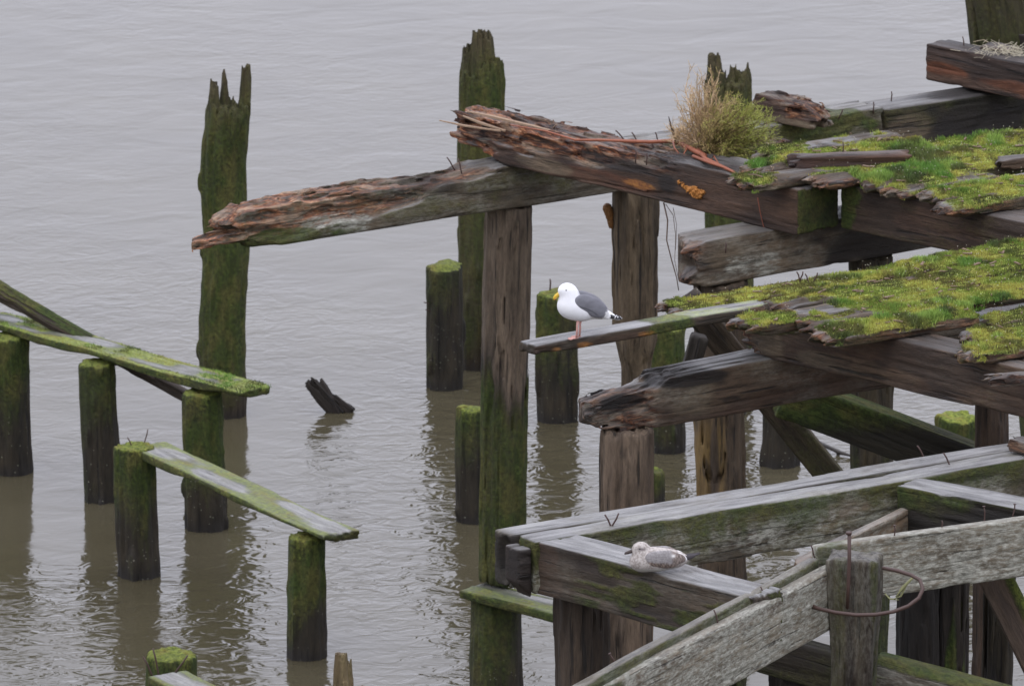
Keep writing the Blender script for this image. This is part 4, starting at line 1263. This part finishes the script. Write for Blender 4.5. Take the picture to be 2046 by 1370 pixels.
#======================================================== bush, root, nest
def seg_tubes(A, B, ra, rb, n=3):
    """many little tapered sticks at once"""
    d = B - A; L = np.linalg.norm(d, axis=1)[:, None] + 1e-9; d = d / L
    u = np.cross(d, [0.3, 0.2, 1.0]); u /= np.linalg.norm(u, axis=1)[:, None] + 1e-9; w = np.cross(d, u)
    vs = []
    for r_, p in ((ra, A), (rb, B)):
        for j in range(n):
            t = 2 * math.pi * j / n
            vs.append(p + (u * math.cos(t) + w * math.sin(t)) * np.array(r_).reshape(-1, 1))
    V = np.stack(vs, 1)
    m = len(A)
    F = []
    for j in range(n):
        F.append(np.array([j, (j + 1) % n, n + (j + 1) % n, n + j]))
    F = np.stack(F)[None] + (np.arange(m) * 2 * n)[:, None, None]
    return V.reshape(-1, 3), F.reshape(-1, 4)


bb = P(1408, 312, z=ZB + HS - .03); bb[1] += .12
SP = PX(bb)
rb_ = np.random.default_rng(5)
bush = bpy.data.objects.new("shrub", None); COL.objects.link(bush)
mwb = Matrix.Translation(Vector(bb)); bush.matrix_basis = mwb; MW[bush.name] = mwb
tag(bush, "scraggly bush, half dry tan twigs and half green sprigs, growing from the rotten timber", "bush")


def wpt(px, py, dy):
    return P(px, py, y=bb[1] + dy)


def curve_to(tgt, n=7, jitter=.012, sag=.0):
    p0 = bb + rb_.normal(0, .03, 3) * [1, 1, .3]
    mid = (p0 + tgt) / 2 + rb_.normal(0, .05, 3) + np.array([0, 0, sag])
    t = np.linspace(0, 1, n)[:, None]
    return p0 * (1 - t) ** 2 + 2 * mid * t * (1 - t) + tgt * t * t + rb_.normal(0, jitter, (n, 3)) * t


dryA, dryB, drA, drB, dc = [], [], [], [], []
CL = [(-.95, .45), (-.78, .95), (-.62, .7), (-.42, 1.1), (-.22, .85), (-.05, 1.0), (.15, .7), (.38, .8), (.6, .5)]
grA, grB, gr1, gr2, gc = [], [], [], [], []
sprig = []
for i in range(270):
    green = i >= 120
    if not green:
        a, ch = CL[rb_.integers(0, len(CL))]; a += rb_.normal(0, .055)
        tx = 1432 + a * 88; hgt = (.8 if a > 0 else 1) * max(.2, 1 - abs(a + .1) ** 3.2) * 168 * ch * rb_.uniform(.35, 1.02)
        tgt = wpt(tx + rb_.normal(0, 8), 300 - hgt * .98 - 14, rb_.normal(0, .16))
    else:
        a = rb_.uniform(-.5, 1.0)
        tx = 1455 + a * 92
        up = rb_.uniform(-.25, 1.0)
        ty = 292 - up * (108 if a > -.1 else 70) * (1 - .25 * max(0, a))
        if a < .0: ty = max(ty, 215)
        ty += rb_.uniform(0, 28) * max(0, a)
        tgt = wpt(tx, ty, rb_.normal(0, .18))
    c = curve_to(tgt, sag=.06 if green else .02)
    for j in range(len(c) - 1):
        r = .0042 * (1 - j / 7) + .0011
        dryA.append(c[j]); dryB.append(c[j + 1]); drA.append(r); drB.append(r * .8)
        bc = np.array([.33, .23, .13]) if not green else np.array([.13, .085, .04])
        dc.append(bc * rb_.uniform(.6, 1.4))
        if j >= 2:
            for q in range(4 if not green else 4):
                t = rb_.random(); p = c[j] * (1 - t) + c[j + 1] * t
                ax_ = (c[j + 1] - c[j]); ax_ /= np.linalg.norm(ax_)
                dirv = ax_ * .8 + rb_.normal(0, .45, 3); dirv[2] += .25; dirv /= np.linalg.norm(dirv)
                l = rb_.uniform(.03, .085) * (1.0 if not green else 1.15)
                e = p + dirv * l
                if not green:
                    dryA.append(p); dryB.append(e); drA.append(.0016); drB.append(.0009); dc.append(np.array([.42, .29, .16]) * rb_.uniform(.6, 1.5))
                    if rb_.random() < .35: sprig.append((p, e, .25))
                else:
                    dryA.append(p); dryB.append(e); drA.append(.0016); drB.append(.001); dc.append(np.array([.14, .10, .04]))
                    sprig.append((p, e, 1.0))
# needles along the sprigs
for p, e, g in sprig:
    n = 11 if g == 1.0 else 4
    ax_ = (e - p) / (np.linalg.norm(e - p) + 1e-9)
    px_, _ = PY(p)
    gg = sst(1380, 1500, px_ + rb_.normal(0, 22))
    for q in range(n):
        t = (q + rb_.random()) / n
        o_ = p * (1 - t) + e * t
        dv = ax_ * .9 + rb_.normal(0, .55, 3); dv /= np.linalg.norm(dv)
        grA.append(o_); grB.append(o_ + dv * rb_.uniform(.012, .024)); gr1.append(.0016); gr2.append(.0006)
        cg = np.array([.34, .24, .10]) * (1 - gg) + np.array([.26, .29, .045]) * gg
        gc.append(cg * rb_.uniform(.6, 1.5))


def fin(name, A, B, ra, rb2, C_, mat, parent):
    V, F = seg_tubes(np.array(A), np.array(B), ra, rb2)
    V = V - np.array(bb)
    C4 = np.repeat(np.column_stack([np.array(C_), np.ones(len(C_))]), 6, 0)
    me = mesh_np(name, V, F, False, dict(base=C4), mat)
    o = put(name, me, mwb, parent); o["kind"] = "stuff"
    return o


BM = attr_mat("bush_matter", .7)
fin("twig", dryA, dryB, drA, drB, dc, BM, bush)
fin("foliage", grA, grB, gr1, gr2, gc, BM, bush)
for (tx, ty, r) in ((1400, 250, .012), (1425, 240, .013), (1455, 255, .011), (1480, 270, .010)):
    c = curve_to(wpt(tx, ty, 0), 6, .006)
    pyobj("stem", [tube(c, np.linspace(r, r * .4, 6), 6)], simple("bush_bark", (.06, .04, .028), .7), bush)
ROOT = simple("red_root", (.22, .065, .028), .6, .35, 60)
zr = ZB + HS + .015


def rt(pts, r0, r1, z=zr):
    return tube([P(a, b, z=z + .012 * math.sin(i * 1.7)) for i, (a, b) in enumerate(pts)], np.linspace(r0, r1, len(pts)), 7)


root = pyobj("root", [rt([(1408, 312), (1385, 300), (1362, 288), (1340, 282), (1300, 284), (1250, 282), (1200, 280), (1150, 280), (1090, 262), (1020, 250)], .022, .005),
                      rt([(1395, 300), (1410, 318), (1440, 332), (1466, 344)], .018, .012), rt([(1385, 312), (1420, 326), (1450, 336), (1480, 352)], .014, .006),
                      rt([(1345, 284), (1348, 296), (1356, 306)], .008, .004), rt([(1362, 290), (1372, 298), (1366, 308)], .008, .004),
                      rt([(1418, 322), (1426, 312), (1438, 330)], .007, .004)], ROOT, bush)
dead = pyobj("dead_stem", [tube([P(1352, 286, z=zr), P(1346, 268, y=P(1352, 286, z=zr)[1]), P(1340, 250, y=P(1352, 286, z=zr)[1]), P(1336, 233, y=P(1352, 286, z=zr)[1])], [.012, .011, .008, .003], 6)],
             simple("dead_stem_bark", (.03, .02, .016), .7), bush)
# hanging roots below the timber
HR = simple("hanging_root", (.10, .06, .04), .8)


def hang(pts, r, y):
    return tube([P(a, b, y=y) for a, b in pts], np.linspace(r, r * .6, len(pts)), 5)


yr = P(1330, 410, z=ZB)[1] + .1
hr = pyobj("hanging_root", [hang([(1326, 405), (1334, 440), (1332, 480), (1342, 520), (1352, 555), (1356, 580)], .006, yr), hang([(1330, 408), (1345, 430), (1350, 470), (1348, 520), (1356, 560)], .003, yr),
                            hang([(1345, 415), (1352, 450), (1350, 500)], .0025, yr)], HR)
tag(hr, "thin roots hanging from the rotten timber down past the brown post", "root")
hr2 = pyobj("hanging_root", [hang([(1514, 395), (1518, 420), (1525, 450), (1536, 480), (1542, 500), (1545, 512)], .0045, P(1520, 452, z=ZB)[1] - .05)], simple("red_thread_root", (.20, .06, .03), .7))
tag(hr2, "single thin red root dangling in front of the dark brown timber", "root")
# nest scraps at top right
na, nb = [], []
n0 = P(2012, 108, z=ZB + .31)
for i in range(240):
    p = n0 + rb_.normal(0, 1, 3) * [.11, .06, .02] + [0, 0, .02]
    d = rb_.normal(0, 1, 3) * [1, .6, .5]; d /= np.linalg.norm(d)
    na.append(p); nb.append(p + d * rb_.uniform(.03, .09))
V, F = seg_tubes(np.array(na), np.array(nb), [.0022] * len(na), [.0015] * len(na))
me = mesh_np("nest", V, F, False, None, simple("dry_grass", (.42, .38, .28), .8))
tag(put("nest", me, Matrix.Identity(4)), "tangle of pale dry grass on the red-brown timber at top right", "nest", kind="stuff")
pyobj("grass_stalk", [tube([P(a, b, z=ZB + .32) for a, b in ((1945, 84), (1965, 80), (1985, 90), (2010, 103), (2030, 112))], [.003, .004, .004, .003, .002], 5)], simple("stalk", (.3, .25, .16)), strB13.o)

#======================================================== gulls
def paintmesh(name, v, f, col, mat, mw, parent=None, smooth=True):
    me = mesh_np(name, v, f, smooth, dict(base=np.column_stack([col, np.ones(len(col))])), mat)
    return put(name, me, mw, parent)


def feather_mat():
    t = NT("feathers")
    c = t.attr("base")
    g = t.n.new("ShaderNodeTexCoord").outputs["Object"]
    n = t.noise(t.vmul(g, (1.2, 1.0, 2.4)), .6, 4)
    c2 = t.mix(t.mr(n, .3, .7, 0, .14), c, (.0, .0, .0))
    t.put(t.b.inputs["Base Color"], c2); t.b.inputs["Roughness"].default_value = .75
    t.put(t.b.inputs["Normal"], t.bump(n, .25, .8))
    return t.m


FE = feather_mat()
BILLY = simple("yellow_bill", (.62, .40, .035), .4, .1, .5)
BILLD = simple("dark_bill", (.05, .035, .03), .45, .3, .5)
PINK = simple("pink_skin", (.50, .27, .23), .6, .15, .5)
EYE = simple("eye", (.03, .03, .03), .15, .1, .5)


def gull_frame(origin, s, yaw):
    a = math.radians(yaw)
    X = np.array([-math.cos(a), -math.sin(a), 0]); Y = np.array([math.sin(a), -math.cos(a), 0])
    # local: x forward, y toward the camera side, z up (x cross y = up for a bird facing left)
    m = Matrix.Identity(4)
    Z = np.array([0, 0, 1.0])
    for i in range(3):
        m[i][0], m[i][1], m[i][2], m[i][3] = X[i] * s, Y[i] * s, Z[i] * s, origin[i]
    return m


def standing_gull():
    org = P(1153, 675, z=ZT + .004)
    s = PX(org) * 1.03
    mw = gull_frame(org, s, 12)
    root = bpy.data.objects.new("gull", None); COL.objects.link(root)
    root.matrix_basis = mw; MW[root.name] = mw
    tag(root, "white gull with grey wings standing on the wet plank", "gull")
    E = [(20.5, 0, 97.5, 15.5, 11.5, 13), (26, 0, 93, 10, 8, 9.5), (13, 0, 86, 17, 14, 17), (14.5, 0, 66, 25, 19, 25), (-4, 0, 58, 34, 20, 24.5, 12), (-32, 0, 55, 30, 15, 16, 28), (-60, 0, 45, 18, 9, 6, 24)]
    v, f = blob("b", E, None, 1, 9, 1.05, None, None, None)
    col = np.tile([.80, .80, .81], (len(v), 1))
    n1 = noi(v[:, 0] * .25, v[:, 1] * .25, v[:, 2] * .25, 2)
    back = sst(-3, 2, v[:, 2] - (76 + .62 * (v[:, 0] + 6)) + 0) * sst(2, -8, v[:, 0]) * sst(-58, -50, v[:, 0])
    col = col * (1 - back[:, None]) + np.array([.17, .17, .19]) * back[:, None]
    body = paintmesh("body", v, f, col, FE, mw, root)
    for sd_, nm in ((1, "wing"), (-1, "wing")):
        y0 = 15.5 * sd_
        E = [(-10, y0, 73, 20, 6, 17, 14), (-29, y0 * .95, 64, 32, 6.5, 18.5, 31), (-46, y0 * .7, 51, 21, 5, 10, 33)]
        v, f = blob("w", E, None, 1, 4, 1.0, None, None, None)
        a = math.radians(30)
        u = -(v[:, 0] * math.cos(a) + (v[:, 2] - 63) * math.sin(a))
        t_ = v[:, 0] * -math.sin(a) + (v[:, 2] - 63) * math.cos(a)
        c = np.tile([.165, .165, .185], (len(v), 1)) * (1 + .35 * (noi(v[:, 0] * .12, v[:, 1] * 0, v[:, 2] * .3, 3) - .5))[:, None]
        dk = sst(2.2, .5, np.abs(t_ - 4 - 3 * np.sin(u * .07))) * .5 * sst(45, 35, u)
        sc = np.abs(((u + 3 * np.sin(t_ * .9)) / 9.0) % 1 - .5) * 2
        dk = np.maximum(dk, .28 * sst(.82, 1.0, sc) * sst(-18, -6, t_ * -1 + 2) * sst(0, 12, u))
        c = c * (1 - dk[:, None])
        wt = sst(50, 54, u + (noi(v[:, 0] * .5, v[:, 1] * .1, v[:, 2] * .5, 4) - .5) * 5)
        c = c * (1 - wt[:, None]) + np.array([.8, .8, .8]) * wt[:, None]
        w = paintmesh("wing", v, f, c, FE, mw, root)
        E = [(-62, y0 * .5, 42, 18, 3, 4.2, 14), (-76, y0 * .35, 38, 13, 2.2, 3, 10)]
        v, f = blob("t", E, None, 1, 2, .75, None, None, None)
        c = np.tile([.018, .018, .02], (len(v), 1))
        m = sst(.35, .6, np.sin(v[:, 0] * 1.05 + v[:, 2] * .4)) * sst(-68, -72, v[:, 0]) * sst(36, 38.5, v[:, 2] + (v[:, 0] + 76) * .2)
        m = np.maximum(m, sst(-86, -88, v[:, 0]))
        c = c * (1 - m[:, None]) + .75 * m[:, None]
        paintmesh("wing_tip", v, f, c, FE, mw, w)
    v, f = blob("t", [(-66, 0, 38, 20, 7, 2.6, 16)], None, 1, 2, .9, None, None, None)
    paintmesh("tail", v, f, np.tile([.78, .78, .79], (len(v), 1)), FE, mw, root)
    # bill
    v, f = tube([(31, 0, 91.5), (37, 0, 89), (42, 0, 85.5), (45, 0, 81.5), (46, 0, 78.5)], [4.3, 4.1, 4.0, 3.2, 1.2], 12)
    v[:, 1] *= .6
    me = bpy.data.meshes.new("bill"); me.from_pydata(v.tolist(), [], [tuple(dict.fromkeys(q)) for q in f]); me.materials.append(BILLY)
    me.polygons.foreach_set("use_smooth", [True] * len(me.polygons)); bl = put("bill", me, mw, root)
    v, f = tube([(42.6, 0, 81.0), (44.6, 0, 79.8)], [1.6, 1.2], 8); v[:, 1] *= 2.1
    me = bpy.data.meshes.new("bill_spot"); me.from_pydata(v.tolist(), [], [tuple(dict.fromkeys(q)) for q in f]); me.materials.append(simple("bill_spot_red", (.5, .12, .03), .4, .1, .5)); put("bill_spot", me, mw, bl)
    for sd_ in (1, -1):
        v, f = blob("e", [(24.0, 11.3 * sd_, 98.8, 2.0, 1.5, 1.8)], None, 1, 1, .35, None, None, None)
        me = mesh_np("eye", v, f, True, None, EYE); put("eye", me, mw, root)
        # leg
        x0 = 2.0 if sd_ > 0 else -6.5
        y0 = 6.0 * sd_
        fx = 0 if sd_ < 0 else 0
        toe = []
        foot = np.array([x0 + .5, y0, 1.2])
        v1 = tube([(x0 - 3, y0, 40), (x0 - .5, y0, 24), (x0 - 1, y0, 20), foot + [0, 0, 1]], [3.2, 2.0, 2.3, 2.0], 10)
        toes = [foot + np.array([15, -6.5, -.6]), foot + np.array([17.5, 1, -.6]), foot + np.array([14, 8, -.6])]
        parts = [v1] + [tube([foot, (foot + t_) / 2 + [0, 0, .8], t_], [1.7, 1.3, .9], 7) for t_ in toes]
        parts.append(tube([foot, foot + [-4, 0, .2]], [1.2, .7], 6))
        web_v = [foot + [0, 0, .3], toes[0] + [0, 0, .2], (toes[0] + toes[1]) / 2 - [1.5, 0, 0], toes[1] + [0, 0, .2], (toes[1] + toes[2]) / 2 - [1.5, 0, 0], toes[2] + [0, 0, .2]]
        wv = np.array(web_v + [p - [0, 0, .8] for p in web_v])
        wf = [(0, 1, 2), (0, 2, 3), (0, 3, 4), (0, 4, 5), (6, 8, 7), (6, 9, 8), (6, 10, 9), (6, 11, 10)] + [(i, i + 6, (i + 1) % 6 + 6, (i + 1) % 6) for i in range(6)]
        parts.append((wv, wf))
        V, Fc, k = [], [], 0
        for v_, f_ in parts:
            V.append(np.array(v_)); Fc += [tuple(dict.fromkeys(int(i) + k for i in q)) for q in f_]; k += len(v_)
        me = bpy.data.meshes.new("leg"); me.from_pydata(np.concatenate(V).tolist(), [], Fc); me.materials.append(PINK)
        me.polygons.foreach_set("use_smooth", [True] * len(me.polygons)); put("leg", me, mw, root)


def sitting_gull():
    org = P(1312, 1140, z=ZB + .004)
    s = PX(org)
    mw = gull_frame(org, s, 8)
    root = bpy.data.objects.new("gull", None); COL.objects.link(root)
    root.matrix_basis = mw; MW[root.name] = mw
    tag(root, "speckled brown-grey young gull sitting on the dark front beam", "gull")
    E = [(32, 0, 48.5, 16.5, 12, 13), (40, 0, 44.5, 9, 7.5, 8), (29, 0, 34, 17, 15, 17), (30, 0, 21, 25, 20, 21), (5, 0, 24, 41, 23, 25, 3), (-25, 0, 24, 34, 18, 20, 6), (-50, 0, 24, 16, 9, 9, 8)]
    v, f = blob("b", E, None, 1, 8, 1.05, None, None, None)
    v[:, 2] = np.maximum(v[:, 2], -.5)
    n1 = noi(v[:, 0] * .28, v[:, 1] * .3, v[:, 2] * .28, 2); n2 = noi(v[:, 0] * .6, v[:, 1] * .6, v[:, 2] * .6, 6)
    col = cols((.27, .235, .21), (.46, .42, .385), sst(.3, .7, n1 * .5 + n2 * .5))
    belly = sst(12, 6, v[:, 2])[:, None]
    col = col * (1 - belly) + np.array([.44, .42, .39]) * belly
    ey = np.exp(-(((v[:, 0] - 32) / 8) ** 2 + ((v[:, 2] - 49.5) / 2.8) ** 2))[:, None] * .9
    col = col * (1 - ey) + np.array([.10, .08, .08]) * ey
    paintmesh("body", v, f, col, FE, mw, root)
    for sd_ in (1, -1):
        y0 = 17.5 * sd_
        E = [(4, y0, 29, 25, 7, 17, 0), (-17, y0, 28, 29, 7, 18.5, 4), (-38, y0 * .7, 28, 19, 5, 11, 8)]
        v, f = blob("w", E, None, 1, 4, 1.0, None, None, None)
        n1 = noi(v[:, 0] * .22, v[:, 1] * .05, v[:, 2] * .5, 3); n2 = noi(v[:, 0] * .7, v[:, 1] * .1, v[:, 2] * .35, 8)
        upc = cols((.20, .185, .18), (.28, .262, .258), sst(.3, .7, n1 * .5 + n2 * .5)); lo = cols((.10, .07, .055), (.24, .18, .145), sst(.3, .7, n2))
        t_ = sst(24, 17, v[:, 2] + (n1 - .5) * 6 - .12 * (v[:, 0] + 20))[:, None]
        t_ = np.maximum(t_, sst(-24, -32, v[:, 0])[:, None] * .8)
        c = upc * (1 - t_) + lo * t_
        ro = np.abs(((v[:, 0] * .16 + np.sin(v[:, 2] * .5) * .35) % 1) - .5) * 2
        c = c * (1 - .45 * (sst(.45, .9, ro) * t_[:, 0]))[:, None] + (.05 * sst(.25, .0, ro) * t_[:, 0])[:, None]
        sp = np.exp(-(((v[:, 0] + 30) / 4) ** 2 + ((v[:, 2] - 36) / 3) ** 2))[:, None]
        c = c * (1 - sp) + np.array([.75, .73, .7]) * sp
        w = paintmesh("wing", v, f, c, FE, mw, root)
        v, f = blob("t", [(-50, y0 * .55, 30, 12, 3, 5, 38)], None, 1, 2, .75, None, None, None)
        paintmesh("wing_edge", v, f, np.tile([.72, .71, .7], (len(v), 1)), FE, mw, w)
        E = [(-60, y0 * .3, 26, 18, 2.6, 5, -14), (-76, y0 * .2, 30.5, 13, 1.8, 2.2, -14)]
        v, f = blob("t", E, None, 1, 2, .75, None, None, None)
        paintmesh("wing_tip", v, f, np.tile([.045, .038, .042], (len(v), 1)), FE, mw, w)
    v, f = tube([(44, 0, 46), (52, 0, 42.5), (58, 0, 40.5), (63, 0, 39), (65, 0, 37)], [4.6, 4.0, 3.5, 2.8, 1.0], 12)
    v[:, 1] *= .6
    me = bpy.data.meshes.new("bill"); me.from_pydata(v.tolist(), [], [tuple(dict.fromkeys(q)) for q in f]); me.materials.append(BILLD)
    me.polygons.foreach_set("use_smooth", [True] * len(me.polygons)); put("bill", me, mw, root)
    for sd_ in (1, -1):
        v, f = blob("e", [(36.0, 11.4 * sd_, 50.0, 2.4, 1.5, 1.4)], None, 1, 1, .35, None, None, None)
        put("eye", mesh_np("eye", v, f, True, None, EYE), mw, root)


standing_gull()
sitting_gull()
